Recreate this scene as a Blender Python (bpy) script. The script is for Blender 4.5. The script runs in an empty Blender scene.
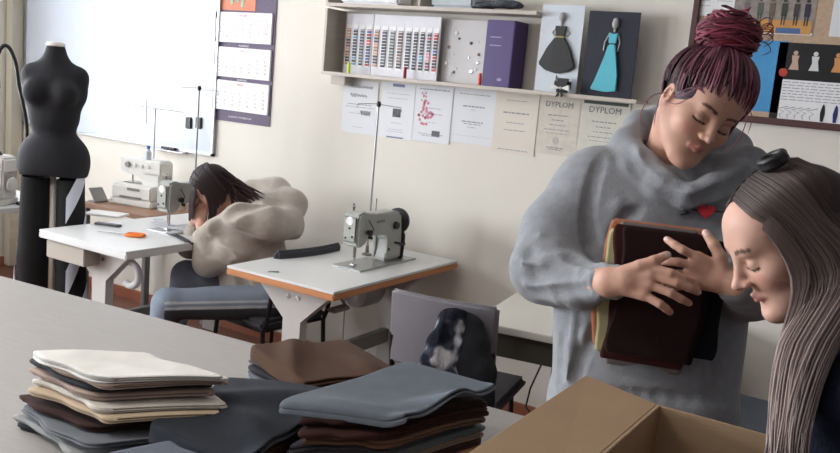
import bpy, bmesh, math, random
import numpy as np
from mathutils import Vector, Matrix
C = bpy.context.scene.collection
PI = math.pi
# ---------------------------------------------------------------- camera
FPX, PITCH, ROLL, YAW, EYE = 883.6, 0.166258, -0.090096, -0.546504, 1.70
cy, sy, cp, sp = math.cos(YAW), math.sin(YAW), math.cos(PITCH), math.sin(PITCH)
FW = np.array([sy*cp, cy*cp, -sp]); _r = np.array([cy, -sy, 0.0]); _d = np.cross(FW, _r)
RT = _r*math.cos(ROLL)+_d*math.sin(ROLL); DN = -_r*math.sin(ROLL)+_d*math.cos(ROLL)
cam = bpy.data.objects.new('camera', bpy.data.cameras.new('camera')); C.objects.link(cam)
cam.matrix_world = Matrix(((RT[0], -DN[0], -FW[0], 0), (RT[1], -DN[1], -FW[1], 0), (RT[2], -DN[2], -FW[2], EYE), (0, 0, 0, 1)))
cam.data.sensor_width = 36; cam.data.lens = 36*FPX/840; cam.data.clip_start = 0.05
bpy.context.scene.camera = cam
# ---------------------------------------------------------------- light
w = bpy.data.worlds.new('daylight'); bpy.context.scene.world = w; w.use_nodes = True
w.node_tree.nodes['Background'].inputs[0].default_value = (0.80, 0.88, 1.0, 1)
w.node_tree.nodes['Background'].inputs[1].default_value = 1.5
def area(name, loc, tgt, sx, sy_, power, col):
    l = bpy.data.lights.new(name, 'AREA'); l.shape = 'RECTANGLE'; l.size = sx; l.size_y = sy_; l.energy = power; l.color = col
    o = bpy.data.objects.new(name, l); C.objects.link(o); o.location = loc
    o.rotation_euler = (Vector(tgt)-Vector(loc)).to_track_quat('-Z', 'Z').to_euler()
WINS = [(-2.6, -1.0), (-0.4, 1.2), (1.7, 3.3)]
for i, (a, b) in enumerate(WINS):
    area('window_daylight', (-6.55, (a+b)/2, 1.75), (0, (a+b)/2, 1.45), 1.5, b-a, (165, 170, 85)[i], (0.93, 0.96, 1.0))
area('ceiling_fill_light', (-2.2, 0.2, 2.93), (-2.2, 0.2, 0), 1.2, 0.3, 16, (1.0, 0.96, 0.9))  # weak added fill from overhead, besides the window light
vs = bpy.context.scene.view_settings
vs.view_transform = 'Standard'; vs.look = 'None'; vs.gamma = 1; vs.use_curve_mapping = False; vs.exposure = 0.46

# ---------------------------------------------------------------- pixel -> place helpers
def ray(x, y):
    v = (x-420)*RT+(y-226.5)*DN+FPX*FW
    return v/np.linalg.norm(v)
def P(x, y, D): return np.array([0, 0, EYE])+ray(x, y)*D
def onz(x, y, z): v = ray(x, y); return np.array([0, 0, EYE])+v*((z-EYE)/v[2])
def ony(x, y, Y): v = ray(x, y); return np.array([0, 0, EYE])+v*(Y/v[1])
def onx(x, y, X): v = ray(x, y); return np.array([0, 0, EYE])+v*(X/v[0])
# ---------------------------------------------------------------- materials
def sr(c): return tuple(((v/255)/12.92 if v/255 <= .04045 else ((v/255+.055)/1.055)**2.4) for v in c)+(1,)
_m = {}
def mat(name, col, rough=.6, metal=0, bump=0, bscale=60, var=.0, vscale=4, sheen=0, stretch=None, attr=None, spec=.5, emit=None):
    if name in _m: return _m[name]
    m = bpy.data.materials.new(name); m.use_nodes = True; n = m.node_tree.nodes; l = m.node_tree.links
    b = n['Principled BSDF']; c = sr(col)
    b.inputs['Base Color'].default_value = c; b.inputs['Roughness'].default_value = rough; b.inputs['Metallic'].default_value = metal
    b.inputs['Specular IOR Level'].default_value = spec
    if sheen: b.inputs['Sheen Weight'].default_value = sheen; b.inputs['Sheen Roughness'].default_value = .5
    tc = n.new('ShaderNodeTexCoord'); src = tc.outputs['Object']
    if stretch:
        mp = n.new('ShaderNodeMapping'); mp.inputs['Scale'].default_value = stretch; l.new(src, mp.inputs['Vector']); src = mp.outputs[0]
    base = None
    if attr:
        a = n.new('ShaderNodeAttribute'); a.attribute_name = attr; base = a.outputs['Color']; l.new(base, b.inputs['Base Color'])
    if var:
        t = n.new('ShaderNodeTexNoise'); t.inputs['Scale'].default_value = vscale; t.inputs['Detail'].default_value = 5; l.new(src, t.inputs['Vector'])
        mr = n.new('ShaderNodeMapRange'); mr.inputs[1].default_value = .3; mr.inputs[2].default_value = .7; mr.inputs[3].default_value = 1-var; mr.inputs[4].default_value = 1+var
        l.new(t.outputs['Fac'], mr.inputs[0])
        mx = n.new('ShaderNodeVectorMath'); mx.operation = 'MULTIPLY'; l.new(mr.outputs[0], mx.inputs[1])
        if base: l.new(base, mx.inputs[0])
        else: mx.inputs[0].default_value = c[:3]
        l.new(mx.outputs[0], b.inputs['Base Color'])
    if bump:
        t = n.new('ShaderNodeTexNoise'); t.inputs['Scale'].default_value = bscale; t.inputs['Detail'].default_value = 3; l.new(src, t.inputs['Vector'])
        bp = n.new('ShaderNodeBump'); bp.inputs['Strength'].default_value = bump; bp.inputs['Distance'].default_value = .004
        l.new(t.outputs['Fac'], bp.inputs['Height']); l.new(bp.outputs[0], b.inputs['Normal'])
    if emit:
        b.inputs['Emission Color'].default_value = sr(col); b.inputs['Emission Strength'].default_value = emit
    _m[name] = m; return m
# ---------------------------------------------------------------- object helpers
def tag(o, label=None, cat=None, group=None, kind=None):
    if label: o['label'] = label
    if cat: o['category'] = cat
    if group: o['group'] = group
    if kind: o['kind'] = kind
    return o
def empty(name, label, cat, loc=(0, 0, 0), rz=0, group=None):
    o = bpy.data.objects.new(name, None); C.objects.link(o); o.location = loc; o.rotation_euler = (0, 0, rz); o.empty_display_size = .05
    return tag(o, label, cat, group)
def link(name, me, m, parent=None, smooth=False):
    o = bpy.data.objects.new(name, me); C.objects.link(o)
    for k in (m if isinstance(m, (list, tuple)) else [m]): me.materials.append(k)
    if smooth: me.polygons.foreach_set('use_smooth', [True]*len(me.polygons))
    if parent: o.parent = parent
    return o
def obj(name, bm, m, parent=None, smooth=False, auto=None):
    me = bpy.data.meshes.new(name); bmesh.ops.recalc_face_normals(bm, faces=bm.faces)
    if auto is not None:
        for f in bm.faces: f.smooth = True
        for e in bm.edges:
            if len(e.link_faces) == 2 and e.calc_face_angle(0) > math.radians(auto): e.smooth = False
    bm.to_mesh(me); bm.free()
    return link(name, me, m, parent, smooth)
def box(bm, c, s, bev=0, rot=None, seg=2):
    t = bmesh.new(); bmesh.ops.create_cube(t, size=1)
    for v in t.verts: v.co = Vector((v.co.x*s[0], v.co.y*s[1], v.co.z*s[2]))
    if bev: bmesh.ops.bevel(t, geom=t.edges[:]+t.verts[:], offset=bev, segments=seg, affect='EDGES')
    M = Matrix.Translation(Vector(c))@(rot.to_4x4() if rot else Matrix())
    t.transform(M); merge(bm, t)
def merge(bm, t):
    me = bpy.data.meshes.new('tmp'); t.to_mesh(me); t.free(); bm.from_mesh(me); bpy.data.meshes.remove(me)
def tube(bm, pts, r, seg=10, cap=True):
    pts = [Vector(p) for p in pts]; n = len(pts); rr = r if isinstance(r, (list, tuple)) else [r]*n
    prev = None; up = None
    for i, p in enumerate(pts):
        d = (pts[min(i+1, n-1)]-pts[max(i-1, 0)]).normalized()
        if up is None: up = d.orthogonal().normalized()
        else: up = (up-d*up.dot(d)).normalized()
        s = d.cross(up)
        ring = [bm.verts.new(p+(up*math.cos(2*PI*k/seg)+s*math.sin(2*PI*k/seg))*rr[i]) for k in range(seg)]
        if prev:
            for k in range(seg): bm.faces.new((prev[k], prev[(k+1) % seg], ring[(k+1) % seg], ring[k]))
        elif cap: bm.faces.new(ring[::-1])
        prev = ring
    if cap: bm.faces.new(prev)
def lathe(bm, prof, c=(0, 0, 0), seg=24, axis='Z'):
    rings = []
    for r, z in prof:
        ring = []
        for k in range(seg):
            a = 2*PI*k/seg; x, y = r*math.cos(a), r*math.sin(a)
            v = {'Z': (x, y, z), 'X': (z, x, y), 'Y': (x, z, y)}[axis]
            ring.append(bm.verts.new(Vector(v)+Vector(c)))
        rings.append(ring)
    for a, b in zip(rings, rings[1:]):
        for k in range(seg): bm.faces.new((a[k], a[(k+1) % seg], b[(k+1) % seg], b[k]))
    bm.faces.new(rings[0][::-1]); bm.faces.new(rings[-1])
def prism(bm, poly, h, M=None, bev=0):
    """poly in local XY, extruded along +Z by h, then M"""
    t = bmesh.new(); a = [t.verts.new((x, y, 0)) for x, y in poly]; b = [t.verts.new((x, y, h)) for x, y in poly]
    n = len(poly); t.faces.new(a[::-1]); t.faces.new(b)
    for i in range(n): t.faces.new((a[i], a[(i+1) % n], b[(i+1) % n], b[i]))
    if bev: bmesh.ops.bevel(t, geom=t.edges[:]+t.verts[:], offset=bev, segments=2, affect='EDGES')
    if M: t.transform(M)
    merge(bm, t)
def part(name, fn, m, parent, **k):
    bm = bmesh.new(); fn(bm); return obj(name, bm, m, parent, **k)
def bx(name, c, s, m, parent=None, bev=0, rot=None):
    bm = bmesh.new(); box(bm, c, s, bev, rot); return obj(name, bm, m, parent)
def text(name, s, size, m, parent, loc, rot, depth=.0006, align='LEFT', lh=1.0):
    cu = bpy.data.curves.new(name, 'FONT'); cu.body = s; cu.size = size; cu.extrude = depth/2; cu.align_x = align; cu.resolution_u = 2; cu.space_line = lh
    o = bpy.data.objects.new(name, cu); C.objects.link(o); dg = bpy.context.evaluated_depsgraph_get()
    me = bpy.data.meshes.new_from_object(o.evaluated_get(dg)); bpy.data.objects.remove(o); bpy.data.curves.remove(cu)
    q = link(name, me, m, parent); q.location = loc; q.rotation_euler = rot; return q
WR = (PI/2, 0, 0)     # text/plates standing on the back wall, facing the room
# ---------------------------------------------------------------- SDF sculpting (surface nets)
def nrm(v): v = np.array(v, float); return v/np.linalg.norm(v)
def ell(c, r, k=.01, R=None, sub=False): return dict(t='e', c=np.array(c, float), r=np.array(r, float), R=np.eye(3) if R is None else R, k=k, sub=sub)
def cap(a, b, ra, rb=None, k=.01, sub=False): return dict(t='c', a=np.array(a, float), b=np.array(b, float), ra=ra, rb=ra if rb is None else rb, k=k, sub=sub)
def chain(pts, rs, k=.01, **kw): return [cap(pts[i], pts[i+1], rs[i], rs[i+1], k, **kw) for i in range(len(pts)-1)]
def sculpt(prims, vox, smooth=1):
    lo, hi = [], []
    for p in prims:
        if p['t'] == 'e':
            e = np.abs(p['R'].T)@p['r']; p['lo'], p['hi'] = p['c']-e, p['c']+e
        else:
            p['lo'] = np.minimum(p['a']-p['ra'], p['b']-p['rb']); p['hi'] = np.maximum(p['a']+p['ra'], p['b']+p['rb'])
        if not p['sub']: lo.append(p['lo']); hi.append(p['hi'])
    lo = np.min(lo, 0)-4*vox; hi = np.max(hi, 0)+4*vox
    n = np.ceil((hi-lo)/vox).astype(int)+1
    G = np.full(n, .05, np.float32)
    for p in prims:
        pad = p['k']+3*vox
        i0 = np.maximum(np.floor((p['lo']-pad-lo)/vox).astype(int), 0); i1 = np.minimum(np.ceil((p['hi']+pad-lo)/vox).astype(int)+1, n)
        if np.any(i1 <= i0): continue
        ax = [np.arange(i0[j], i1[j])*vox+lo[j] for j in range(3)]
        X, Y, Z = np.meshgrid(*[a.astype(np.float32) for a in ax], indexing='ij', sparse=True)
        if p['t'] == 'e':
            x, y, z = X-p['c'][0], Y-p['c'][1], Z-p['c'][2]; R = p['R']
            u = [R[j, 0]*x+R[j, 1]*y+R[j, 2]*z for j in range(3)]
            k0 = np.sqrt(sum((u[j]/p['r'][j])**2 for j in range(3)))+1e-6; k1 = np.sqrt(sum((u[j]/p['r'][j]**2)**2 for j in range(3)))+1e-6
            d = k0*(k0-1)/k1
        else:
            a, b = p['a'], p['b']; ba = b-a; L = ba@ba+1e-12
            x, y, z = X-a[0], Y-a[1], Z-a[2]
            t = np.clip((x*ba[0]+y*ba[1]+z*ba[2])/L, 0, 1)
            d = np.sqrt((x-t*ba[0])**2+(y-t*ba[1])**2+(z-t*ba[2])**2)-(p['ra']+(p['rb']-p['ra'])*t)
        S = G[i0[0]:i1[0], i0[1]:i1[1], i0[2]:i1[2]]; k = max(p['k'], 1e-5)
        if p['sub']:
            h = np.maximum(k-np.abs(S+d), 0)/k; S[...] = np.maximum(S, -d)+h*h*k*.25
        else:
            h = np.maximum(k-np.abs(S-d), 0)/k; S[...] = np.minimum(S, d)-h*h*k*.25
    ins = G < 0; acc = np.zeros(np.array(n)-1, np.float32); pos = [np.zeros(np.array(n)-1, np.float32) for _ in range(3)]
    sl = lambda o: tuple(slice(o[j], n[j]-1+o[j]) for j in range(3))
    for axi in range(3):
        oth = [j for j in range(3) if j != axi]
        for a in (0, 1):
            for b in (0, 1):
                o0 = [0, 0, 0]; o0[oth[0]] = a; o0[oth[1]] = b; o1 = list(o0); o1[axi] = 1
                g0, g1 = G[sl(o0)], G[sl(o1)]; cr = (g0 < 0) != (g1 < 0)
                t = np.where(cr, g0/np.where(cr, g0-g1, 1), 0)
                acc += cr
                for j in range(3): pos[j] += np.where(cr, (t if j == axi else o0[j]), 0)
    act = acc > 0; idx = -np.ones(act.shape, np.int64); idx[act] = np.arange(act.sum()); ijk = np.argwhere(act)
    V = np.stack([pos[j][act]/acc[act] for j in range(3)], 1)+ijk; V = V*vox+lo
    F = []
    for axi in range(3):
        b, c = (axi+1) % 3, (axi+2) % 3
        s0 = [slice(None)]*3; s1 = [slice(None)]*3; s0[axi] = slice(0, -1); s1[axi] = slice(1, None)
        A, B = ins[tuple(s0)], ins[tuple(s1)]
        e = np.argwhere(A != B); e = e[(e[:, b] > 0) & (e[:, c] > 0) & (e[:, b] < n[b]-1) & (e[:, c] < n[c]-1)]
        q = []
        for (db, dc) in ((-1, -1), (0, -1), (0, 0), (-1, 0)):
            t = e.copy(); t[:, b] += db; t[:, c] += dc; q.append(idx[t[:, 0], t[:, 1], t[:, 2]])
        q = np.stack(q, 1); fl = A[e[:, 0], e[:, 1], e[:, 2]]; q[~fl] = q[~fl][:, ::-1]; F.append(q)
    F = np.concatenate(F); F = F[(F >= 0).all(1)]
    for _ in range(smooth):
        s = np.zeros_like(V); cnt = np.zeros(len(V))
        for a, b in ((0, 1), (1, 2), (2, 3), (3, 0)):
            for j in range(3):
                s[:, j] += np.bincount(F[:, a], V[F[:, b], j], len(V))+np.bincount(F[:, b], V[F[:, a], j], len(V))
            cnt += np.bincount(F[:, a], minlength=len(V))+np.bincount(F[:, b], minlength=len(V))
        V = V*.5+.5*s/np.maximum(cnt, 1)[:, None]
    return V, F
def vnormals(V, F):
    a = np.cross(V[F[:, 2]]-V[F[:, 0]], V[F[:, 3]]-V[F[:, 1]]); N = np.zeros_like(V)
    for k in range(4):
        for j in range(3): N[:, j] += np.bincount(F[:, k], a[:, j], len(V))
    return N/(np.linalg.norm(N, axis=1)[:, None]+1e-12)
def mesh_np(name, V, F, m, parent=None, col=None, smooth=True):
    me = bpy.data.meshes.new(name); k = F.shape[1]
    me.vertices.add(len(V)); me.vertices.foreach_set('co', V.astype(np.float32).ravel())
    me.loops.add(F.size); me.loops.foreach_set('vertex_index', F.astype(np.int32).ravel())
    me.polygons.add(len(F)); me.polygons.foreach_set('loop_start', np.arange(0, F.size, k, dtype=np.int32)); me.polygons.foreach_set('loop_total', np.full(len(F), k, np.int32))
    me.update(); me.validate()
    if col is not None:
        at = me.color_attributes.new('Col', 'FLOAT_COLOR', 'POINT'); at.data.foreach_set('color', np.concatenate([col, np.ones((len(V), 1))], 1).astype(np.float32).ravel())
    return link(name, me, m, parent, smooth)
def wav(V, seed, n=6, f0=6, f1=20, stretch=(1, 1, 1)):
    r = np.random.RandomState(seed); o = np.zeros(len(V)); Q = V*np.array(stretch)
    for i in range(n):
        d = nrm(r.normal(size=3)); f = f0+(f1-f0)*r.rand(); w_ = nrm(r.normal(size=3))
        o += np.sin((Q@d)*f*2+r.rand()*9+1.3*np.sin((Q@w_)*f*.9+r.rand()*9))
    return o/n
def spline(pts, n=16):
    pts = np.array(pts, float); p = np.concatenate([[2*pts[0]-pts[1]], pts, [2*pts[-1]-pts[-2]]]); out = []
    m_ = len(pts)-1
    for s in np.linspace(0, m_, n):
        i = min(int(s), m_-1); f = s-i; a, b, c, d = p[i:i+4]
        out.append(.5*((2*b)+(c-a)*f+(2*a-5*b+4*c-d)*f*f+(3*b-a-3*c+d)*f**3))
    return np.array(out)
def hit(V, px, py, rad=3.5):
    q = V-np.array([0, 0, EYE]); z = q@FW; x = 420+FPX*(q@RT)/z; y = 226.5+FPX*(q@DN)/z
    m_ = np.hypot(x-px, y-py) < rad
    return np.linalg.norm(q[m_], axis=1).min() if m_.any() else None
def crease(prims, V, pts, r, k=.02, deep=.5):
    q = []
    for px, py in spline(pts, max(4, len(pts)*3)):
        d = hit(V, px, py, 5)
        if d: q.append(P(px, py, d-r*deep))
    if len(q) > 2: prims.extend(chain(q, [r*.3]+[r]*(len(q)-2)+[r*.3], k, sub=True))
# ---------------------------------------------------------------- room shell
X0, X1, Y0, Y1, H = -6.14, 2.6, -3.2, 4.1, 3.0
m_wall = mat('painted_wall', (226, 221, 211), .8, bump=.15, bscale=25, var=.012); m_wall2 = mat('bounce_cut_wall_grey', (140, 142, 145), .8)  # grey of the unseen front and right walls is chosen to cut bounced light
m_ceil = mat('ceiling_paint', (238, 238, 236), .9); m_white = mat('white_paint', (228, 228, 226), .45)
m_glass = bpy.data.materials.new('window_glass'); m_glass.use_nodes = True
_n = m_glass.node_tree.nodes; _l = m_glass.node_tree.links; _mix = _n.new('ShaderNodeMixShader'); _t = _n.new('ShaderNodeBsdfTransparent'); _g = _n.new('ShaderNodeBsdfGlossy'); _g.inputs['Roughness'].default_value = .02
_mix.inputs[0].default_value = .07; _l.new(_t.outputs[0], _mix.inputs[1]); _l.new(_g.outputs[0], _mix.inputs[2]); _l.new(_mix.outputs[0], _n['Material Output'].inputs[0])
m_floor = mat('reddish_brown_linoleum', (112, 72, 56), .45, var=.12, vscale=6, stretch=(1, 8, 1))
def st(o): o['kind'] = 'structure'; return o
st(bx('floor', ((X0+X1)/2, (Y0+Y1)/2, -.05), (X1-X0+.4, Y1-Y0+.4, .1), m_floor))
st(bx('ceiling', ((X0+X1)/2, (Y0+Y1)/2, H+.05), (X1-X0+.4, Y1-Y0+.4, .1), m_ceil))
st(bx('wall_back', ((X0+X1)/2, Y1+.1, H/2), (X1-X0+.4, .2, H), m_wall))
st(bx('wall_front', ((X0+X1)/2, Y0-.1, H/2), (X1-X0+.4, .2, H), m_wall2))
st(bx('wall_right', (X1+.1, (Y0+Y1)/2, H/2), (.2, Y1-Y0, H), m_wall2))
def wl(bm):
    ys = [Y0]+[v for ab in WINS for v in ab]+[Y1]
    for i in range(0, len(ys), 2): box(bm, (X0-.15, (ys[i]+ys[i+1])/2, H/2), (.3, ys[i+1]-ys[i], H))
    for a, b in WINS:
        box(bm, (X0-.15, (a+b)/2, .45), (.3, b-a, .9)); box(bm, (X0-.15, (a+b)/2, 2.8), (.3, b-a, .4))
st(part('wall_left', wl, m_wall, None))
for i, (a, b) in enumerate(WINS):
    def wf(bm):
        for yy in (a+.03, (a+b)/2, b-.03): box(bm, (X0-.2, yy, 1.75), (.06, .06, 1.7), .006)
        for zz in (.93, 2.57): box(bm, (X0-.2, (a+b)/2, zz), (.06, b-a, .06), .006)
    o = st(part('window_%d' % (i+1), wf, m_white, None))
    bx('window_pane', (X0-.2, (a+b)/2, 1.75), (.006, b-a-.06, 1.64), m_glass, o)
    bx('window_sill', (X0+.02, (a+b)/2, .885), (.3, b-a+.1, .03), m_white, o, .006)
m_skirt = mat('wooden_skirting', (150, 92, 68), .5, var=.08)
st(bx('baseboard_back', ((X0+X1)/2, Y1-.009, .035), (X1-X0, .018, .07), m_skirt))
st(bx('baseboard_left', (X0+.009, (Y0+Y1)/2, .035), (.018, Y1-Y0-.04, .07), m_skirt))
st(bx('trim_1', (X0+.05, 4.04, H/2), (.07, .09, H-.02), mat('beige_pipe_casing', (205, 198, 180), .6)))
# fill lamp added on the unseen ceiling, glowing diffuser included
t = empty('ceiling_fill_lamp', 'white rectangular ceiling lamp above the cutting table', 'lamp', (-2.2, .2, H))
bx('fill_lamp_housing', (0, 0, -.02), (1.26, .34, .04), m_white, t, .008)
bx('diffuser', (0, 0, -.045), (1.2, .29, .012), mat('fill_lamp_glow', (255, 246, 230), .5, emit=1.5), t)
# ---------------------------------------------------------------- whiteboard
m_board = mat('whiteboard_enamel', (204, 212, 224), .22); m_alu = mat('brushed_aluminium', (176, 178, 182), .35, .8)
m_black = mat('black_plastic', (22, 22, 24), .45); m_steel = mat('polished_steel', (196, 196, 198), .22, 1)
t = empty('whiteboard', 'wide white board with a thin aluminium frame on the wall behind the mannequin', 'whiteboard', (-5.05, 4.1, 1.1))
bx('board_panel', (0, -.012, .65), (1.94, .012, 1.3), m_board, t)
def fr(bm):
    for z in (0, 1.3): box(bm, (0, -.014, z), (1.97, .022, .02), .003)
    for x in (-.975, .975): box(bm, (x, -.014, .65), (.02, .022, 1.32), .003)
part('frame', fr, m_alu, t)
for i, (px, lab) in enumerate(((189, 'left'), (199, 'right'))):
    q = ony(px, 123, 4.08); o = bx('board_eraser', (0, 0, 0), (.055, .022, .075), m_black, None, .006); o.location = q
    tag(o, 'small black magnetic eraser, the %s one of the pair on the whiteboard' % lab, 'eraser', 'erasers on the whiteboard')
def marker(p, col, lab):
    o = part('marker', lambda bm: lathe(bm, [(.004, 0), (.008, .004), (.008, .09), (.009, .092), (.009, .13), (.006, .134)], seg=12, axis='X'), col, None)
    o.location = p; tag(o, lab, 'pen')
t2 = bx('pen_tray', (0, 0, 0), (.3, .05, .008), m_alu); t2.location = (-4.45, 4.062, 1.084); tag(t2, 'slim metal pen tray under the right end of the whiteboard', 'tray')
marker((-4.52, 4.062, 1.098), m_black, 'black board marker lying in the tray under the whiteboard')
# ---------------------------------------------------------------- calendar
pu = mat('calendar_plum', (92, 78, 104), .6); or_ = mat('calendar_orange_print', (214, 128, 96), .6); pw = mat('paper_white', (238, 238, 240), .8, var=.01)
ink = mat('grey_ink', (150, 150, 158), .8); redink = mat('red_ink', (200, 60, 80), .8)
cx0, cx1, ct, cb = ony(216, 10, 4.09)[0], ony(276, 10, 4.09)[0], 2.30, 1.325
cwid = cx1-cx0; cal = empty('wall_calendar', 'tall plum wall calendar with three white month pads', 'calendar', ((cx0+cx1)/2, 4.1, cb))
bx('backing_card', (0, -.004, (ct-cb)/2), (cwid, .004, ct-cb), pu, cal)
bx('header_picture', (-.07, -.0075, .80), (.30, .003, .24), or_, cal)
def fig(bm):
    for x, z in ((-.13, .76), (-.07, .78), (-.02, .75)):
        box(bm, (x, -.0105, z), (.02, .002, .10), 0, Matrix.Rotation(.3*(x*20+1), 3, 'Y')); box(bm, (x+.01, -.0105, z+.055), (.022, .002, .022))
part('header_figures', fig, mat('print_teal', (150, 190, 170), .6), cal)
mons = [('STYCZEN', 2), ('LUTY', 5), ('MARZEC', 5)]
for k in range(3):
    zc = (.578, .365, .160)[k]
    pd = bx('month_pad', (0, -.012, zc), (cwid*.94, .012, .182), pw, cal)
    pd.rotation_euler = (0, math.radians(-.6+.5*k), 0)
    text('month_name', mons[k][0], .016, redink, pd, (0, -.0185, zc+.066), WR, align='CENTER')
    s0 = mons[k][1]; cells = ['  ']*s0+['%2d' % d for d in range(1, 32)]
    dg = bmesh.new()
    g = empty('day_grid', None, None); C.objects.unlink(g); bpy.data.objects.remove(g)
    rows = [cells[i:i+7] for i in range(0, len(cells), 7)]
    obs = []
    for ri, rw in enumerate(rows):
        for ci, s in enumerate(rw):
            if s.strip(): obs.append((ri, ci, s.strip()))
    for ri in range(len(rows)):
        bm = bmesh.new(); box(bm, (0, -.01815, zc+.043-ri*.024), (.45, .0006, .021))
        for f in bm.faces: f.material_index = 2
        for r2, ci, s_ in obs:
            if r2 != ri: continue
            tmp = text('t', s_, .019, ink, None, (0, 0, 0), (0, 0, 0)); me = tmp.data; me.transform(Matrix.Translation((-.20+ci*.064, -.0185, zc+.036-ri*.024))@Matrix.Rotation(PI/2, 4, 'X'))
            n0 = len(bm.faces); bm.from_mesh(me); bm.faces.ensure_lookup_table()
            if ci == 6:
                for f in bm.faces[n0:]: f.material_index = 1
            bpy.data.objects.remove(tmp); bpy.data.meshes.remove(me)
        obj('week_row', bm, [ink, redink, pw], pd)
    dg.free()
for k, zz in enumerate((.471, .262, .032)):
    text('band_text', 'KALENDARZ' if k < 2 else 'KALENDARZ TRZYMIESIECZNY', .014, pw, cal, (0, -.007, zz-.006), WR, align='CENTER')
# ---------------------------------------------------------------- wall shelf and what stands on it
m_shelf = mat('pale_ash_board', (196, 186, 176), .5, var=.05, vscale=5, stretch=(1, 1, 12))
sx0, sx1 = ony(322, 40, 3.92)[0], ony(636, 100, 3.92)[0]
zs = ony(323, 71, 3.92)[2]; zt = ony(330, 4, 3.92)[2]
xm = ony(532, 50, 3.92)[0]
SD, SY = .17, 4.1-.085
sh = empty('wall_shelf', 'pale wooden wall shelf with two boards above the pinned diplomas', 'shelf', (sx0, 4.1, zs))
L_, Lm = sx1-sx0, xm-sx0; hs = zt-zs
bx('lower_board', (L_/2, -.085, -.009), (L_, SD, .018), m_shelf, sh, .002)
bx('upper_board', (Lm/2, -.085, hs), (Lm, SD, .018), m_shelf, sh, .002)
bx('side_panel', (.009, -.085, (hs-.02)/2-.0), (.018, SD, hs-.022), m_shelf, sh, .002)
bx('side_panel', (Lm+.0, -.05, (hs-.02)/2), (.016, .095, hs-.022), m_shelf, sh, .002)
bx('upper_divider', (.24*Lm+.3, -.085, hs+.129), (.016, SD, .24), m_shelf, sh, .002)
bx('side_panel', (.009, -.085, hs+.129), (.018, SD, .24), m_shelf, sh, .002)
bx('hanging_bracket', (.05, -.04, -.043), (.1, .075, .05), m_shelf, sh, .002)
cardm = mat('thread_card_white', (226, 226, 232), .6)
def bands(cols, seed):
    m = bpy.data.materials.new('thread_bands'); m.use_nodes = True; n = m.node_tree.nodes; l = m.node_tree.links
    tc = n.new('ShaderNodeTexCoord'); sx_ = n.new('ShaderNodeSeparateXYZ'); l.new(tc.outputs['Object'], sx_.inputs[0])
    def M(op, a, b_):
        q = n.new('ShaderNodeMath'); q.operation = op
        for i, v in enumerate((a, b_)):
            if v is None: continue
            if isinstance(v, (int, float)): q.inputs[i].default_value = v
            else: l.new(v, q.inputs[i])
        return q.outputs[0]
    zz = M('MULTIPLY', sx_.outputs[2], 62.0); fl_ = M('FLOOR', zz, None); fr_ = M('FRACT', zz, None)
    wn = n.new('ShaderNodeTexWhiteNoise'); wn.noise_dimensions = '1D'; l.new(M('ADD', fl_, seed*7.3), wn.inputs['W'])
    rp = n.new('ShaderNodeValToRGB'); rp.color_ramp.interpolation = 'CONSTANT'
    while len(rp.color_ramp.elements) < len(cols): rp.color_ramp.elements.new(.5)
    for i, c_ in enumerate(cols): rp.color_ramp.elements[i].position = i/len(cols); rp.color_ramp.elements[i].color = sr(c_)
    l.new(wn.outputs['Value'], rp.inputs[0]); mx = n.new('ShaderNodeMix'); mx.data_type = 'RGBA'
    l.new(M('GREATER_THAN', fr_, .76), mx.inputs['Factor']); l.new(rp.outputs[0], mx.inputs['A']); mx.inputs['B'].default_value = sr((225, 225, 228))
    l.new(mx.outputs['Result'], n['Principled BSDF'].inputs['Base Color']); return m
def thread_card(x0, x1, cols, seed, label, yd=.06, rz=0.0, hh=None, palette=None):
    hh = hh or hs-.035
    c = empty('thread_colour_card', label, 'colour card', (sx0+(x0+x1)/2, 4.1-yd, zs), rz, 'thread colour cards on the shelf')
    wd = x1-x0
    bx('card', (0, 0, hh/2+.0005), (wd, .008, hh), cardm, c, .001)
    r = random.Random(seed)
    for i in range(cols):
        x = -wd/2+wd*(i+.5)/cols
        bx('column_strip', (x, -.0045, hh*.47), (wd/cols*.72, .002, hh*.70), mat('strip_white', (240, 240, 242), .6), c)
        bx('thread_samples', (x, -.0075, hh*.45), (wd/cols*.55, .005, hh*.6), bands(palette[i % len(palette)], seed*10+i), c, .001)
    return c
dk = [(40, 44, 60), (60, 66, 78), (30, 30, 34), (90, 96, 100)]; warm = [(170, 110, 80), (120, 60, 50), (200, 150, 110), (60, 40, 40)]
blu = [(40, 50, 80), (90, 160, 190), (30, 34, 40), (30, 34, 60)]; red = [(180, 30, 40), (210, 60, 70), (90, 20, 40), (60, 80, 160), (40, 40, 60)]; grn = [(60, 80, 70), (90, 100, 90), (40, 50, 46), (120, 130, 120)]; pnk = [(210, 130, 150), (170, 60, 90), (60, 50, 60), (90, 100, 110)]
fx = lambda px, py=50, Y=4.03: ony(px, py, Y)[0]-sx0
thread_card(fx(344), fx(371), 4, 1, 'narrow white thread colour card at the left end of the shelf', palette=[warm, blu, dk, red])
thread_card(fx(373), fx(413), 5, 2, 'wide white thread colour card with dark sample columns in the shelf middle', .075, palette=[warm, dk, grn, [(110, 80, 80), (60, 50, 56), (140, 110, 100)], dk])
thread_card(fx(414), fx(441), 4, 3, 'glossy thread colour card with pink and blue samples nearest the button board', .088, palette=[dk, blu, pnk, red])
bb = empty('button_board', 'pale display board dotted with small buttons on the shelf', 'board', (sx0+(fx(442)+fx(487))/2, 4.1-.05, zs), 0)
bbw = fx(487)-fx(442)
bx('panel', (0, 0, (hs-.04)/2+.0005), (bbw, .006, hs-.04), mat('button_card', (206, 204, 204), .6), bb)
rb = random.Random(4)
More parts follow.
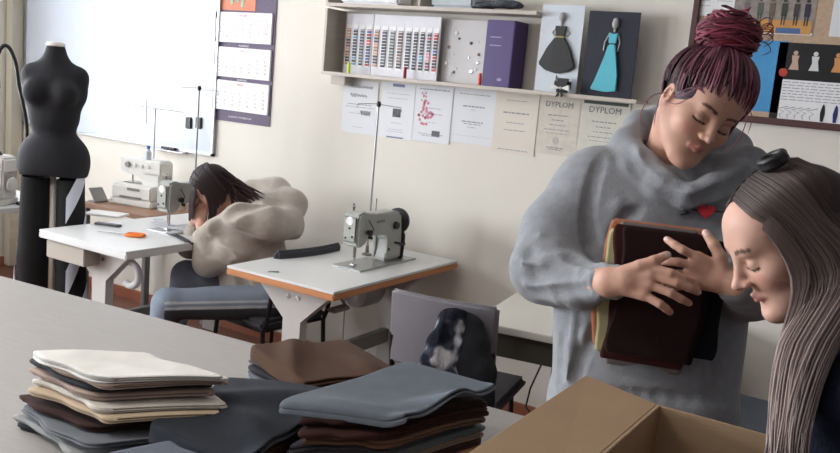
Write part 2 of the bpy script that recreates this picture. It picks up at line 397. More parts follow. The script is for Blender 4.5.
for i in range(15):
    x, z, r_ = (rb.random()-.5)*bbw*.85, .03+rb.random()*(hs-.12), rb.choice([.006, .008, .010])
    part('button', lambda bm: lathe(bm, [(r_, 0), (r_, -.003), (r_*.7, -.004)], (x, -.003, z), 12, 'Y'), rb.choice([m_black, m_steel, pw, mat('brown_button', (110, 80, 60), .4)]), bb)
bk = empty('binder', 'thick purple hardcover binder on the shelf beside the button board', 'binder', (sx0+(fx(493)+fx(521))/2+.0, 4.1-.085, zs))
bw_ = (fx(521)-fx(493))
m_pur = mat('purple_cover', (66, 44, 110), .35)
bx('cover', (0, 0, (hs-.04)/2+.0005), (bw_, .15, hs-.04), m_pur, bk, .004)
bx('spine_band', (-.02, -.0765, .2), (bw_*.4, .002, .004), mat('silver_print', (170, 165, 200), .4), bk)
bx('spine_band', (-.02, -.0765, .24), (bw_*.4, .002, .004), mat('silver_print', (170, 165, 200), .4), bk)
part('crown_mark', lambda bm: prism(bm, [(0, 0), (.02, 0), (.024, .014), (.015, .008), (.010, .018), (.005, .008), (-.004, .014)], .001, Matrix.Translation((.01, -.0765, .03))@Matrix.Rotation(PI/2, 4, 'X')), mat('silver_print', (170, 165, 200), .4), bk)
def spool(px, py, col, lab, name='lip_tube', h=.06):
    o = part(name, lambda bm: lathe(bm, [(.008, 0), (.009, .004), (.009, h*.6), (.008, h*.62), (.008, h)], seg=14), col, None, auto=40)
    o.location = (ony(px, py, 3.965)[0], 3.965, zs+.0005); tag(o, lab, 'small bottle')
spool(349, 66, mat('neon_yellow', (216, 232, 70), .4), 'neon yellow little bottle in front of the left thread card', 'small_bottle')
spool(405, 72, mat('dark_red_plastic', (150, 20, 40), .35), 'dark red little bottle in front of the middle thread card', 'small_bottle')
spool(480, 78, mat('orange_red_plastic', (230, 80, 60), .4), 'orange red little bottle in front of the button board', 'small_bottle')
spool(484, 76, m_black, 'tiny black capped bottle beside the orange red one on the shelf', 'small_bottle', .075)
# things on the upper board
zu = zs+hs+.0095
for (a, b, hgt, c, lab, cat, nm) in ((346, 404, .16, (222, 222, 226), 'long white cardboard box on top of the shelf at its left', 'box', 'cardboard_box'), (436, 478, .09, (176, 184, 190), 'grey blue plastic pouch lying on top of the shelf', 'pouch', 'plastic_pouch')):
    q0, q1 = ony(a, 5, 4.0)[0], ony(b, 5, 4.0)[0]
    o = empty(nm, lab, cat, ((q0+q1)/2, 4.01, zu))
    bx('body', (0, 0, hgt/2), (q1-q0, .13, hgt), mat(lab[:14], c, .5, var=.1, vscale=12), o, .012)
    bx('lid', (0, 0, hgt), (q1-q0+.006, .135, .012), mat(lab[:14]+'l', tuple(min(255, v+8) for v in c), .5), o, .004)
# ---------------------------------------------------------------- folded cloth
TZ = .85
def garment_mesh(q, z, th, layers, seed, fold_side=0, wob=.006, droop=0.0, res=(26, 22), sag=None, rcr=.10):
    """q: 4 xy corners (A,D,C,B): u=0 on A-D (fold edge), u=1 on B-C. snake-folded sheet, closed solid."""
    A, Dd, Cc, B = [np.array(c, float) for c in q]
    r = np.random.RandomState(seed); gap = th/layers; t = gap*.86
    path = []
    N = res[0]
    for i in range(layers):
        e0 = .01+.05*r.rand(); e1 = 1-.06*r.rand()
        us = np.linspace(e0 if i else e0, e1, N)
        if i % 2: us = us[::-1]
        for u in us: path.append((u, gap*(i+.5)))
        if i < layers-1:
            s = 1 if i % 2 == 0 else -1; u0 = us[-1]
            for k in range(1, 6):
                a = PI*k/6; path.append((u0+s*math.sin(a)*gap*1.6/.25*.5, gap*(i+.5)+gap*(1-math.cos(a))/2))
    path = np.array(path); n = len(path)
    ulen = np.linalg.norm((B+Cc-A-Dd)/2); pu_ = path.copy(); pu_[:, 0] *= ulen
    tg = np.gradient(pu_, axis=0); tg /= np.linalg.norm(tg, axis=1)[:, None]+1e-9; nn = np.stack([-tg[:, 1], tg[:, 0]], 1)
    up = pu_+nn*t/2; dn = pu_-nn*t/2; prof = np.concatenate([up, dn[::-1]]); prof[:, 0] /= ulen
    m = res[1]; vs_ = .5-.5*np.cos(np.linspace(.12, PI-.12, m)); vs_ = (vs_-vs_[0])/(vs_[-1]-vs_[0]); V = []
    for v in vs_:
        jit = .03*math.sin(v*5+seed)+.015*math.sin(v*13+seed*2)
        e_ = abs(v-.5)*2; rc = rcr*(1-math.sqrt(max(0, 1-max(0, (e_-.8)/.2)**2)))
        u = .5+(prof[:, 0]-.5)*(1-2*rc)+jit
        e = .012*np.sin(prof[:, 1]/gap*2.1+seed)          # layers end unevenly
        vv = v*(1+e)-(e/2)
        xy = (1-u)[:, None]*((1-vv)[:, None]*A+vv[:, None]*Dd)+u[:, None]*((1-vv)[:, None]*B+vv[:, None]*Cc)
        edge = max(0, abs(v-.5)*2-.94)/.06
        tp = math.sqrt(max(.04, 1-edge**2*.97)); mid = (np.floor(np.clip(prof[:, 1]/gap, 0, layers-.01))+.5)*gap; zz = mid+(prof[:, 1]-mid)*tp
        V.append(np.concatenate([xy, zz[:, None]], 1))
    V = np.array(V); K = len(prof)
    fl = V.reshape(-1, 3); rel = fl[:, 2]/th
    w1 = wav(np.concatenate([fl[:, :2], np.zeros((len(fl), 1))], 1), seed, 5, 4, 11)
    fl[:, 2] += wob*w1*(.3+.7*rel)
    if sag is not None: fl[:, 2] += sag(fl[:, 0], fl[:, 1])
    fl[:, 2] = np.maximum(fl[:, 2]+z, (TZ+.0008) if z > .5 else .0006)
    F = []
    for j in range(m-1):
        a = j*K+np.arange(K); b = j*K+(np.arange(K)+1) % K
        F.append(np.stack([a, b, b+K, a+K], 1))
    for j, rev in ((0, 0), (m-1, 1)):
        k = np.arange(n-1); f = np.stack([j*K+k, j*K+2*n-1-k, j*K+2*n-2-k, j*K+k+1], 1); F.append(f[:, ::-1] if rev else f)
    return fl, np.concatenate(F)
FAB = {}
def fabric(col, kind='knit'):
    key = ('fabric_%d_%d_%d' % tuple(col))
    return mat(key, col, .9, bump=.25, bscale=350, var=.08, vscale=14, sheen=.04, spec=.12)
def garment(q, z, th, col, label, seed, layers=3, group=None, **k):
    V, F = garment_mesh(q, z, th, layers, seed, **k)
    c = V.mean(0); c[2] = z
    o = mesh_np('folded_garment', V-c, F, fabric(col)); o.location = c
    bm = bmesh.new(); bm.from_mesh(o.data); bmesh.ops.recalc_face_normals(bm, faces=bm.faces); bm.to_mesh(o.data); bm.free()
    return tag(o, label, 'folded cloth', group)
# ---------------------------------------------------------------- cutting table (big, near)
m_top = mat('pale_grey_laminate', (164, 160, 156), .5, var=.045, vscale=7, stretch=(1.2, 14, 1))
a0, a1 = onz(0, 275.5, TZ), onz(516, 413.5, TZ); sl_ = (a1[1]-a0[1])/(a1[0]-a0[0]); ang = math.atan(sl_)
ct_ = empty('cutting_table', 'large pale grey cutting table carrying the stacks of cloth', 'table', (-.80, 2.066, 0), ang)
Lx, Wy = 3.1, 1.35
bx('tabletop', (-Lx/2, -Wy/2, TZ-.015), (Lx, Wy, .03), m_top, ct_, .003)
def leg_at(x, y, par, h, mm, s=.05): bx('leg', (x, y, h/2), (s, s, h), mm, par, .004)
m_gm = mat('grey_metal', (140, 140, 142), .4, .4)
for x in (-.08, -Lx+.08):
    for y in (-.08, -Wy+.08): leg_at(x, y, ct_, TZ-.03, m_gm)
bx('apron', (-Lx/2, -.1, TZ-.075), (Lx-.2, .02, .09), m_gm, ct_); bx('apron', (-Lx/2, -Wy+.1, TZ-.075), (Lx-.2, .02, .09), m_gm, ct_)
def drape(q, z0, th, col, label, seed, group=None, hang=.03, ridges=(), curl=.0, n=(46, 40), wob=.005, cat_='folded cloth'):
    """thick cloth lying on a pile: rolls over its A-D edge and hangs a little, front edge (D-C) may curl. q = A, D, C, B"""
    A, Dd, Cc, B = [np.array(c, float) for c in q]; L = np.linalg.norm((B+Cc-A-Dd)/2); r = .012
    tot = hang+r*PI/2+L-r; V = []
    for s in np.linspace(0, tot, n[0]):
        if s < hang: u, dz = 0, -r-(hang-s)
        elif s < hang+r*PI/2: a = (s-hang)/r; u, dz = r*(1-math.cos(a)), -r+r*math.sin(a)
        else: u, dz = s-hang-r*PI/2+r, 0
        u /= L
        for v in np.linspace(0, 1, n[1]):
            rc = .05*(max(0, abs(v-.5)*2-.8)/.2)**2; uu = .5+(u-.5)*(1-rc); vv = v+.02*math.sin(u*9+seed)+(0 if dz >= 0 else .0)
            xy = (1-uu)*((1-vv)*A+vv*Dd)+uu*((1-vv)*B+vv*Cc); z = z0+th+dz
            for (uc, vc, wu, wv, amp, ang_) in ridges:
                du, dv = (u-uc), (v-vc); a_, b_ = du*math.cos(ang_)+dv*math.sin(ang_), -du*math.sin(ang_)+dv*math.cos(ang_); z += amp*math.exp(-(a_/wu)**2-(b_/wv)**2)
            if curl: z += curl*max(0, (v-.84)/.16)**1.5*(.5+.5*math.sin(u*9+seed))
            V.append((xy[0], xy[1], z))
    V = np.array(V); V[:, 2] += wob*wav(np.stack([V[:, 0], V[:, 1], V[:, 0]*0], 1), seed, 5, 4, 12)
    I = np.arange(n[0]*n[1]).reshape(n); F = np.stack([I[:-1, :-1], I[1:, :-1], I[1:, 1:], I[:-1, 1:]], -1).reshape(-1, 4)
    N = vnormals(V, F); N *= np.sign(N[len(N)//2, 2]); t_ = .006; Vb, Fb = V.copy(), F.copy(); V2 = V-N*t_; K = len(V)
    bd = np.concatenate([I[0, :], I[1:, -1], I[-1, -2::-1], I[-2:0:-1, 0]]); nx = np.roll(bd, -1)
    F = np.concatenate([F, F[:, ::-1]+K, np.stack([bd, bd+K, nx+K, nx], 1)]); V = np.concatenate([V, V2])
    cxy = Vb[:, :2].mean(0); lo2 = Vb.copy(); lo2[:, :2] = cxy+(Vb[:, :2]-cxy)*1.015+(Dd-A)*.018; lo2[:, 2] -= .0075+.0025*np.clip(wav(lo2*[1, 1, 0], seed+3, 4, 6, 16), 0, 1); lo3 = lo2.copy(); lo3[:, 2] -= .005
    V = np.concatenate([V, lo2, lo3]); F = np.concatenate([F, Fb+2*K, Fb[:, ::-1]+3*K, np.stack([bd+2*K, bd+3*K, nx+3*K, nx+2*K], 1)]); V[:, 2] = np.maximum(V[:, 2], TZ+.001)
    c = V.mean(0); o = mesh_np('folded_garment', V-c, F, fabric(col)); o.location = c
    bm = bmesh.new(); bm.from_mesh(o.data); bmesh.ops.recalc_face_normals(bm, faces=bm.faces); bm.to_mesh(o.data); bm.free()
    md = o.modifiers.new('soft', 'SUBSURF'); md.levels = 1; md.render_levels = 1
    return tag(o, label, cat_, group)
# ---------------------------------------------------------------- stacks
def stack(quad, z0, items, where, grp, seed, grow=0.0, jit=.012, wob=.003, layers=2):
    r = np.random.RandomState(seed); z = z0; q0 = np.array(quad, float); n = len(items)
    for i, (th, col, nm) in enumerate(items):
        s = 1+grow*(n-1-i)/n; c = q0.mean(0); q = c+(q0-c)*s+r.normal(size=(1, 2))*jit+r.normal(size=(4, 2))*jit*.5
        lab = nm+', '+('bottom' if i == 0 else 'topmost' if i == n-1 else '%s from the bottom' % ['', 'second', 'third', 'fourth', 'fifth', 'sixth', 'seventh', 'eighth', 'ninth', 'tenth', 'eleventh', 'twelfth', 'thirteenth'][i])+' of the '+where
        amp_ = .030*(i+1)/n
        def sg(x, y, a=amp_): return a*(wav(np.stack([x, y, x*0], 1), seed+50, 4, 3, 7)*.7-.5*np.clip(np.hypot(x-q0[:, 0].mean(), y-q0[:, 1].mean())/.16-.55, 0, 1.2)**2)
        garment(q, z, th, col, lab, seed*31+i, sag=sg, layers=(layers+r.randint(0, 2)) if th < .022 else 3, group=grp, wob=wob if 0 < i else .001)
        z += th*1.02+.0015
    return z
QL = [(-1.70, 1.17), (-1.45, 1.16), (-1.30, 1.38), (-1.53, 1.38)]
stack(QL, TZ+.0008, [(.013, (52, 54, 60), 'charcoal folded cloth'), (.013, (150, 152, 152), 'light grey folded cloth'), (.014, (96, 100, 116), 'slate blue folded cloth'),
    (.012, (112, 116, 122), 'mid grey folded cloth'), (.013, (60, 40, 36), 'dark brown folded cloth'), (.014, (66, 68, 76), 'dark slate folded cloth'), (.015, (196, 176, 150), 'cream folded cloth'),
    (.014, (206, 200, 190), 'ivory folded cloth'), (.014, (174, 154, 144), 'dusty beige folded cloth'), (.014, (62, 64, 70), 'anthracite folded cloth'), (.013, (178, 158, 146), 'taupe folded cloth'), (.014, (226, 224, 218), 'off white folded cloth')],
    'tall left stack', 'garments in the tall left stack', 3, grow=.20, jit=.015, layers=2, wob=.0045)
QM = [(-1.42, 1.13), (-1.13, 1.16), (-1.20, 1.60), (-1.46, 1.48)]
stack([(-1.335, 1.21), (-1.09, 1.21), (-1.13, 1.53), (-1.39, 1.48)], TZ+.0008, [(.022, (50, 46, 48), 'blackish folded cloth'), (.022, (70, 44, 36), 'dark brown folded cloth'), (.020, (84, 54, 42), 'chestnut brown folded cloth')], 'middle stack', 'garments in the middle stack', 5, jit=.008)
drape([(-1.35, 1.20), (-1.07, 1.185), (-1.15, 1.63), (-1.42, 1.51)], TZ+.079, .017, (46, 50, 57), 'wide dark slate folded cloth draped on top of the middle stack', 77, 'garments in the middle stack', hang=.02, curl=.022, ridges=((.35, .75, .12, .3, .028, .4), (.9, .5, .3, .6, .02, 0), (.7, .4, .1, .5, .012, -.3)), wob=.006)
garment([(-1.29, 1.05), (-1.08, 1.08), (-1.09, 1.165), (-1.25, 1.178)], TZ+.0008, .10, (104, 110, 122), 'small blue grey folded cloth in front of the middle stack', 79, 7, wob=.003)
stack([(-1.56, 1.74), (-1.27, 1.63), (-1.16, 1.88), (-1.42, 1.97)], TZ+.0008, [(.015, (58, 58, 66), 'charcoal folded cloth'), (.014, (92, 96, 104), 'slate grey folded cloth'), (.014, (54, 52, 56), 'blackish folded cloth'), (.014, (84, 82, 88), 'iron grey folded cloth'), (.014, (72, 66, 68), 'dark taupe folded cloth')],
      'back stack by the table edge', 'garments in the back stack', 9, grow=.05, wob=.003, jit=.005)
drape([(-1.575, 1.745), (-1.285, 1.62), (-1.15, 1.86), (-1.42, 1.985)], TZ+.081, .016, (76, 54, 40), 'brown folded cloth with a raised fold, topmost of the back stack by the table edge', 33, 'garments in the back stack', hang=.012, ridges=((.3, .3, .10, .6, .016, .5), (.75, .8, .12, .3, .012, 0)), wob=.005)
zR = stack([(-1.09, 1.33), (-.92, 1.46), (-.86, 1.79), (-1.06, 1.73)], TZ+.0008, [(.016, (206, 150, 112), 'orange tan folded cloth'), (.016, (76, 52, 44), 'dark brown folded cloth'), (.015, (150, 130, 116), 'beige grey folded cloth'), (.015, (112, 118, 122), 'pale slate folded cloth'), (.016, (70, 68, 74), 'dark grey folded cloth'),
     (.015, (108, 82, 66), 'light brown folded cloth'), (.018, (58, 34, 28), 'chocolate brown folded cloth'), (.018, (48, 28, 24), 'very dark brown folded cloth')], 'large right stack', 'garments in the large right stack', 12, grow=.03, jit=.007, wob=.002)
drape([(-1.135, 1.35), (-.885, 1.45), (-.845, 1.80), (-1.085, 1.79)], zR, .016, (102, 109, 118), 'thick blue grey folded cloth with a curled edge, topmost of the large right stack', 91, 'garments in the large right stack', hang=.0, curl=.026, ridges=((.1, .5, .1, .5, .010, 0), (.5, .9, .2, .12, .012, .3)), wob=.005)

# ---------------------------------------------------------------- sewing desks
m_desk = mat('white_laminate', (222, 223, 222), .35); m_edge = mat('beech_edge', (196, 132, 84), .5, var=.1, vscale=8, stretch=(1, 1, 6))
m_legw = mat('grey_white_metal', (200, 198, 194), .4); m_bar = mat('grey_steel_bar', (132, 130, 126), .45, .3)
def desk(label, x0, x1, y0, y1, edge, edge_front=None, drawer=False, group='sewing desks'):
    """long side along world Y; origin at the floor under the near left corner"""
    W, L = x1-x0, y1-y0; t = empty('sewing_desk', label, 'desk', (x0, y0, 0), 0, group); z = .76
    bx('desktop', (W/2, L/2, z-.006), (W-.004, L-.004, .012), m_desk, t, .002)
    bx('edge_band', (W/2, L/2, z-.027), (W, L, .030), edge, t, .005)
    for yy in (.14, L-.14):
        def lg(bm):
            prism(bm, [(-.22, 0), (.22, 0), (.22, -.02), (.05, -.17), (.05, -.60), (-.05, -.60), (-.05, -.17), (-.22, -.02)], .05, Matrix.Translation((W/2, yy+.025, .716))@Matrix.Rotation(PI/2, 4, 'X'), .003)
            box(bm, (W/2, yy, .06), (W*.8, .07, .035), .004)
        l = part('leg', lg, m_legw, t)
        for bxx in (-.03, .03): part('bolt', lambda bm: lathe(bm, [(.010, -.003), (.010, .0), (.006, .004)], (W/2+bxx, yy-.0265, .655), 12, 'Y'), m_steel, l)
        for fx_ in (-.35, .35): part('foot', lambda bm: lathe(bm, [(.02, 0), (.022, .01), (.012, .04)], (W/2+fx_*W, yy, 0), 12), m_black, l)
    bx('crossbar', (W/2, L/2, .31), (.04, L-.28, .075), m_bar, t, .004)
    def pedal(bm): box(bm, (W/2, L*.5, .12), (.3, .36, .015), .004, Matrix.Rotation(.25, 3, 'Y'))
    part('pedal', pedal, m_bar, t)
    if drawer: bx('drawer', (W*.28, .14, z-.095), (.3, .24, .09), mat('drawer_beige', (176, 168, 158), .5), t, .004)
    return t
d2 = desk('white sewing desk with an orange wood edge under the industrial machine', -2.845, -2.212, 2.976, 4.06, m_edge)
d1 = desk('white edged sewing desk with orange handled scissors, beside the mannequin', -3.985, -3.315, 2.79, 3.86, m_desk, drawer=True)
# knee lever and motor under desk 2
mo = part('motor', lambda bm: (lathe(bm, [(.03, 0), (.07, .01), (.075, .05), (.075, .16), (.06, .2)], (.30, .62, .58), 20, 'Y')), m_gm, d2, auto=40)
part('knee_lever', lambda bm: (tube(bm, [(.40, .30, .70), (.44, .32, .64), (.46, .34, .60)], .007), box(bm, (.46, .28, .60), (.05, .12, .02), .006)), m_bar, d2)
part('thread_rod', lambda bm: tube(bm, [(.44, .35, .70), (.44, .36, .42)], .003, 6), m_bar, d2)
# ---------------------------------------------------------------- industrial machine
m_mach = mat('machine_grey_enamel', (168, 170, 164), .35); m_plate = mat('machine_bed_steel', (176, 178, 178), .3, .7)
def machine(label, x, y, z=.76):
    """needle at local x=0; arm towards +x; operator side -y"""
    t = empty('sewing_machine', label, 'sewing machine', (x, y, z+.0005), PI/2, 'industrial sewing machines')
    bx('bed_plate', (.19, 0, .004), (.50, .178, .008), m_plate, t, .003)
    def body(bm):
        prism(bm, [(-.035, .155), (-.035, .255), (.0, .272), (.12, .262), (.30, .262), (.345, .245), (.35, .05), (.37, .009), (.215, .009), (.235, .05), (.235, .13), (.205, .165), (.06, .168), (.045, .15)], .085, Matrix.Translation((0, .0425, 0))@Matrix.Rotation(PI/2, 4, 'X'), .012)
    part('arm', body, m_mach, t, auto=35)
    def head(bm):
        prism(bm, [(-.045, .125), (-.04, .262), (-.02, .278), (.03, .278), (.048, .262), (.048, .14), (.02, .11), (-.025, .105)], .096, Matrix.Translation((0, .048, 0))@Matrix.Rotation(PI/2, 4, 'X'), .01)
    hd = part('head', head, m_mach, t, auto=35)
    part('face_plate', lambda bm: box(bm, (-.047, 0, .195), (.006, .07, .12), .003), m_mach, hd)
    part('brand_badge', lambda bm: lathe(bm, [(.018, -.052), (.022, -.049)], (0, 0, .235), 20, 'X'), pw, hd)
    for yy, zz in ((-.018, .16), (.02, .15), (0, .20)): part('screw', lambda bm: lathe(bm, [(.005, -.053), (.006, -.049)], (0, yy, zz), 10, 'X'), m_black, hd)
    part('needle_bar', lambda bm: tube(bm, [(0, 0, .11), (0, 0, .05)], .004, 8), m_steel, t)
    part('needle', lambda bm: tube(bm, [(0, 0, .05), (0, 0, .012)], [.0016, .0006], 6), m_steel, t)
    part('presser_foot', lambda bm: (tube(bm, [(.014, 0, .12), (.012, 0, .03)], .0045, 8), box(bm, (.006, 0, .014), (.034, .022, .006), .002, Matrix.Rotation(.1, 3, 'Y'))), m_steel, t)
    part('handwheel', lambda bm: lathe(bm, [(.02, .352), (.055, .356), (.066, .366), (.066, .382), (.055, .386), (.05, .378), (.02, .38), (.015, .392)], (0, 0, .20), 28, 'X'), m_black, t, auto=40)
    part('belt_guard', lambda bm: prism(bm, [(-.05, .0), (.05, 0), (.055, .12), (.03, .17), (-.03, .17), (-.055, .12)], .022, Matrix.Translation((.352, 0, .009))@Matrix.Rotation(PI/2, 4, 'Z')@Matrix.Rotation(PI/2, 4, 'X'), .004), m_black, t)
    part('stitch_dial', lambda bm: lathe(bm, [(.018, -.058), (.02, -.045), (.02, -.04)], (.285, 0, .19), 20, 'Y'), m_black, t)
    part('tension_post', lambda bm: (lathe(bm, [(.014, -.075), (.016, -.07), (.012, -.055), (.006, -.045)], (.03, 0, .18), 16, 'Y'), tube(bm, [(.06, -.06, .15), (.06, -.04, .15)], .008), tube(bm, [(.04, -.045, .24), (.045, -.075, .20), (.03, -.07, .15)], .0025, 6)), m_black, t)
    part('thread_post', lambda bm: (tube(bm, [(-.0, .02, .27), (.0, .02, .315)], .005, 8), lathe(bm, [(.009, .288), (.009, .30), (.004, .305)], (0, .02, 0), 10)), m_steel, t)
    part('top_pin', lambda bm: tube(bm, [(.19, .02, .26), (.19, .02, .325)], .003, 8), m_steel, t)
    part('reverse_lever', lambda bm: (tube(bm, [(.29, -.045, .10), (.29, -.085, .10)], .006, 8), box(bm, (.29, -.09, .10), (.05, .01, .016), .003)), m_black, t)
    part('oil_window', lambda bm: lathe(bm, [(.008, -.046), (.008, -.042)], (.24, 0, .07), 14, 'Y'), m_black, t)
    part('model_plate', lambda bm: box(bm, (.15, -.0435, .222), (.07, .003, .012)), m_bar, t)
    return t
machine('grey industrial sewing machine alone on the orange edged desk', -2.455, 3.44)
machine('grey industrial sewing machine next to the girl in the plush hoodie', -3.60, 3.30)
def thread_stand(label, x, y, z, h, dirx=1, spools=()):
    t = empty('thread_stand', label, 'thread stand', (x, y, z), 0, 'thread stands')
    part('base_clamp', lambda bm: lathe(bm, [(.026, .0005), (.026, .006), (.01, .012), (.008, .05)], seg=16), m_bar, t)
    part('rod', lambda bm: tube(bm, [(0, 0, 0.01), (0, 0, h)], .0055, 8), m_alu, t)
    part('guide_arm', lambda bm: (tube(bm, [(-.10, -.04, h-.02), (-.03, 0, h-.012), (.11, .04, h-.02)], .0022, 6), tube(bm, [(-.1, -.04, h-.02), (-.105, -.04, h-.04)], .002, 6), tube(bm, [(.11, .04, h-.02), (.115, .04, h-.04)], .002, 6)), m_alu, t)
    part('guide_knob', lambda bm: lathe(bm, [(.008, h-.026), (.011, h-.02), (.011, h-.005), (.006, h+.002)], seg=12), m_black, t)
    part('spool_arm', lambda bm: tube(bm, [(-.09, 0, .16), (.09, 0, .16)], .004, 6), m_alu, t)
    for sx_, c, hh in spools:
        s = part('thread_cone', lambda bm: lathe(bm, [(.028, .164), (.029, .17), (.018, .164+hh), (.014, .17+hh)], (sx_, 0, 0), 16), c, t, auto=40)
    return t
thread_stand('slim metal thread stand rising behind the industrial machine', -2.592, 3.75, .7605, .80)
thread_stand('thread stand with a black spool behind the dark haired girl', -3.80, 3.68, .7605, .78, spools=((.05, m_black, .07),))
# ---------------------------------------------------------------- objects on desk 1
m_or = mat('orange_handle', (236, 122, 40), .4)
sc = empty('scissors', 'tailor scissors with orange handles lying on the white desk', 'scissors', tuple(onz(128, 235, .7625)), math.radians(28))
part('handle', lambda bm: (tube(bm, [(.0+.045*math.cos(a)+.04, .012+.018*math.sin(a), .006) for a in np.linspace(0, 2*PI, 18)], .007, 8)), m_or, sc, smooth=True)
part('handle', lambda bm: (tube(bm, [(.0+.045*math.cos(a)+.04, -.022+.016*math.sin(a), .006) for a in np.linspace(0, 2*PI, 18)], .007, 8)), m_or, sc, smooth=True)
part('grip', lambda bm: box(bm, (.03, -.005, .006), (.08, .03, .010), .004), m_or, sc)
part('blade', lambda bm: prism(bm, [(0, .008), (-.16, -.004), (-.16, -.008), (0, -.010)], .003, Matrix.Translation((0, 0, .003))), m_steel, sc)
o = part('clear_pouch', lambda bm: box(bm, (0, 0, .006), (.22, .14, .012), .005), mat('translucent_paper', (224, 222, 218), .3), None); o.location = onz(107, 215, .7612); o.rotation_euler = (0, 0, .4); tag(o, 'white folded pattern paper lying on the desk by the mannequin', 'paper')
o = part('pattern_ruler', lambda bm: box(bm, (0, 0, .006), (.15, .045, .012), .005), mat('dark_plastic_case', (84, 84, 88), .4), None); o.location = onz(108, 225.5, .7612); o.rotation_euler = (0, 0, .35); o.name = 'spectacle_case'; tag(o, 'dark flat spectacle case on the white desk behind the scissors', 'case')
rr = random.Random(8)
o = part('cloth_piece', lambda bm: [box(bm, (rr.uniform(-.12, .12), rr.uniform(-.05, .05), .006+.002*i), (.14, .06, .003), .001, Matrix.Rotation(rr.uniform(-.6, .6), 3, 'Z')) for i in range(5)], mat('pale_grey_fabric', (196, 198, 204), .9, bump=.3, bscale=40), None); o.location = tuple(onz(165, 226, .7615)); tag(o, 'pale grey cloth scraps spread beside the needle of the girl\'s machine', 'cloth')
def strap_f(bm):
    pts = [onz(152, 229, .765), onz(165, 232, .766), onz(178, 236, .766), onz(187, 241, .766)]
    pts.append(np.array([-3.302, pts[-1][1]+.05, .745])); pts.append(pts[-1]+np.array([.004, .01, -.14]))
    for i in range(len(pts)-1):
        a, b = Vector(pts[i]), Vector(pts[i+1]); d = b-a; rot = d.to_track_quat('X', 'Z').to_matrix(); box(bm, (a+b)/2, (d.length+.012, .035, .004), .001, rot)
o = part('dark_strap', strap_f, mat('grey_webbing', (74, 76, 80), .8), None); tag(o, 'dark grey fabric strap hanging over the front of the girl\'s desk', 'strap')
o = part('cloth_roll', lambda bm: tube(bm, [(.06*math.cos(a), 0, .06*math.sin(a)) for a in np.linspace(-2.2, 1.6, 16)], .018, 10), mat('white_towel', (206, 206, 206), .9), d1, smooth=True); o.location = (.52, .16, .60); o.name = 'belt_loop'
# small dark mark on desk 2
o = part('thread_snips', lambda bm: (prism(bm, [(0, 0), (.05, .006), (.05, -.004)], .004), prism(bm, [(0, 0), (.05, .014), (.048, .004)], .004)), m_gm, None); o.location = onz(268, 272, .7605); o.rotation_euler = (0, 0, .8); tag(o, 'tiny grey thread snips near the corner of the orange edged desk', 'snips')
# ---------------------------------------------------------------- back table with overlock
m_brown = mat('brown_wood_top', (146, 112, 90), .5, var=.1, stretch=(1, 10, 1))
t0 = empty('side_table', 'small brown topped table against the wall under the white overlock', 'table', (-4.62, 3.5, 0))
bx('tabletop', (.315, .285, .745), (.61, .56, .03), m_brown, t0, .003)
for x in (.04, .59):
    for y in (.04, .53): leg_at(x, y, t0, .73, m_gm, .035)
m_ow = mat('overlock_white', (222, 220, 214), .4)
def overlock(label, x, y, z, rz, stand=True):
    t = empty('overlock_machine', label, 'overlock machine', (x, y, z+.0005), rz, 'overlock machines')
    bx('base', (0, 0, .02), (.31, .24, .04), m_ow, t, .008)
    bx('front_cover', (.0, -.05, .085), (.30, .13, .09), m_ow, t, .012)
    def col(bm): prism(bm, [(.02, .12), (.155, .12), (.155, .27), (.14, .285), (-.15, .285), (-.155, .27), (-.155, .20), (-.10, .185), (.0, .185)], .13, Matrix.Translation((0, .10, 0))@Matrix.Rotation(PI/2, 4, 'X'), .01)
    part('arm', col, m_ow, t); bx('column', (.09, .03, .12), (.13, .14, .17), m_ow, t, .01)
    bx('free_arm', (-.06, .03, .10), (.18, .13, .06), m_ow, t, .008); bx('label_strip', (.02, -.116, .105), (.09, .004, .016), m_bar, t)
    bx('lower_strip', (0, -.117, .055), (.16, .003, .01), m_bar, t)
    part('handwheel', lambda bm: lathe(bm, [(.01, .156), (.04, .158), (.045, .175), (.03, .182)], (0, .03, .12), 20, 'X'), m_ow, t, auto=40)
    part('presser_bar', lambda bm: tube(bm, [(-.09, .02, .20), (-.09, .02, .13)], .006, 8), m_steel, t)
    part('tension_dial', lambda bm: lathe(bm, [(.016, -.045), (.018, -.03)], (-.09, 0, .245), 14, 'Y'), m_bar, t)
    for i in range(3): part('tension_dial', lambda bm: lathe(bm, [(.012, -.04), (.013, -.028)], (-.04+.05*i, 0, .245), 14, 'Y'), m_ow, t)
    if stand:
        part('thread_tree', lambda bm: (tube(bm, [(.0, .10, .28), (.0, .10, .60)], .005, 8), tube(bm, [(-.2, .06, .61), (0, .10, .60), (.19, .13, .595)], .003, 6), tube(bm, [(-.06, .08, .66), (-.05, .08, .50)], .0045, 6)), m_alu, t)
    return t
overlock('white overlock machine with a telescopic thread rod on the brown side table', -4.36, 3.78, .76, math.radians(12))
lp = empty('extension_plate', 'grey slanted extension plate at the left of the white overlock', 'plate', (-4.55, 3.60, .7605))
bx('plate', (.0, 0, .045), (.10, .10, .006), m_bar, lp, .001, Matrix.Rotation(.9, 3, 'Y'))
bx('plate_foot', (0, 0, .005), (.06, .1, .008), m_bar, lp, .001)
o = part('small_bottle', lambda bm: lathe(bm, [(.018, 0), (.02, .004), (.02, .05), (.009, .062), (.009, .07)], seg=16), mat('milky_plastic', (200, 208, 216), .3), None, auto=40); o.location = (-4.33, 3.79, .7605+.2855)
o2 = part('cap', lambda bm: lathe(bm, [(.011, .068), (.011, .085), (.008, .088)], seg=14), mat('blue_cap', (60, 110, 180), .4), o); tag(o, 'little bottle with a blue cap standing on top of the white overlock', 'bottle')
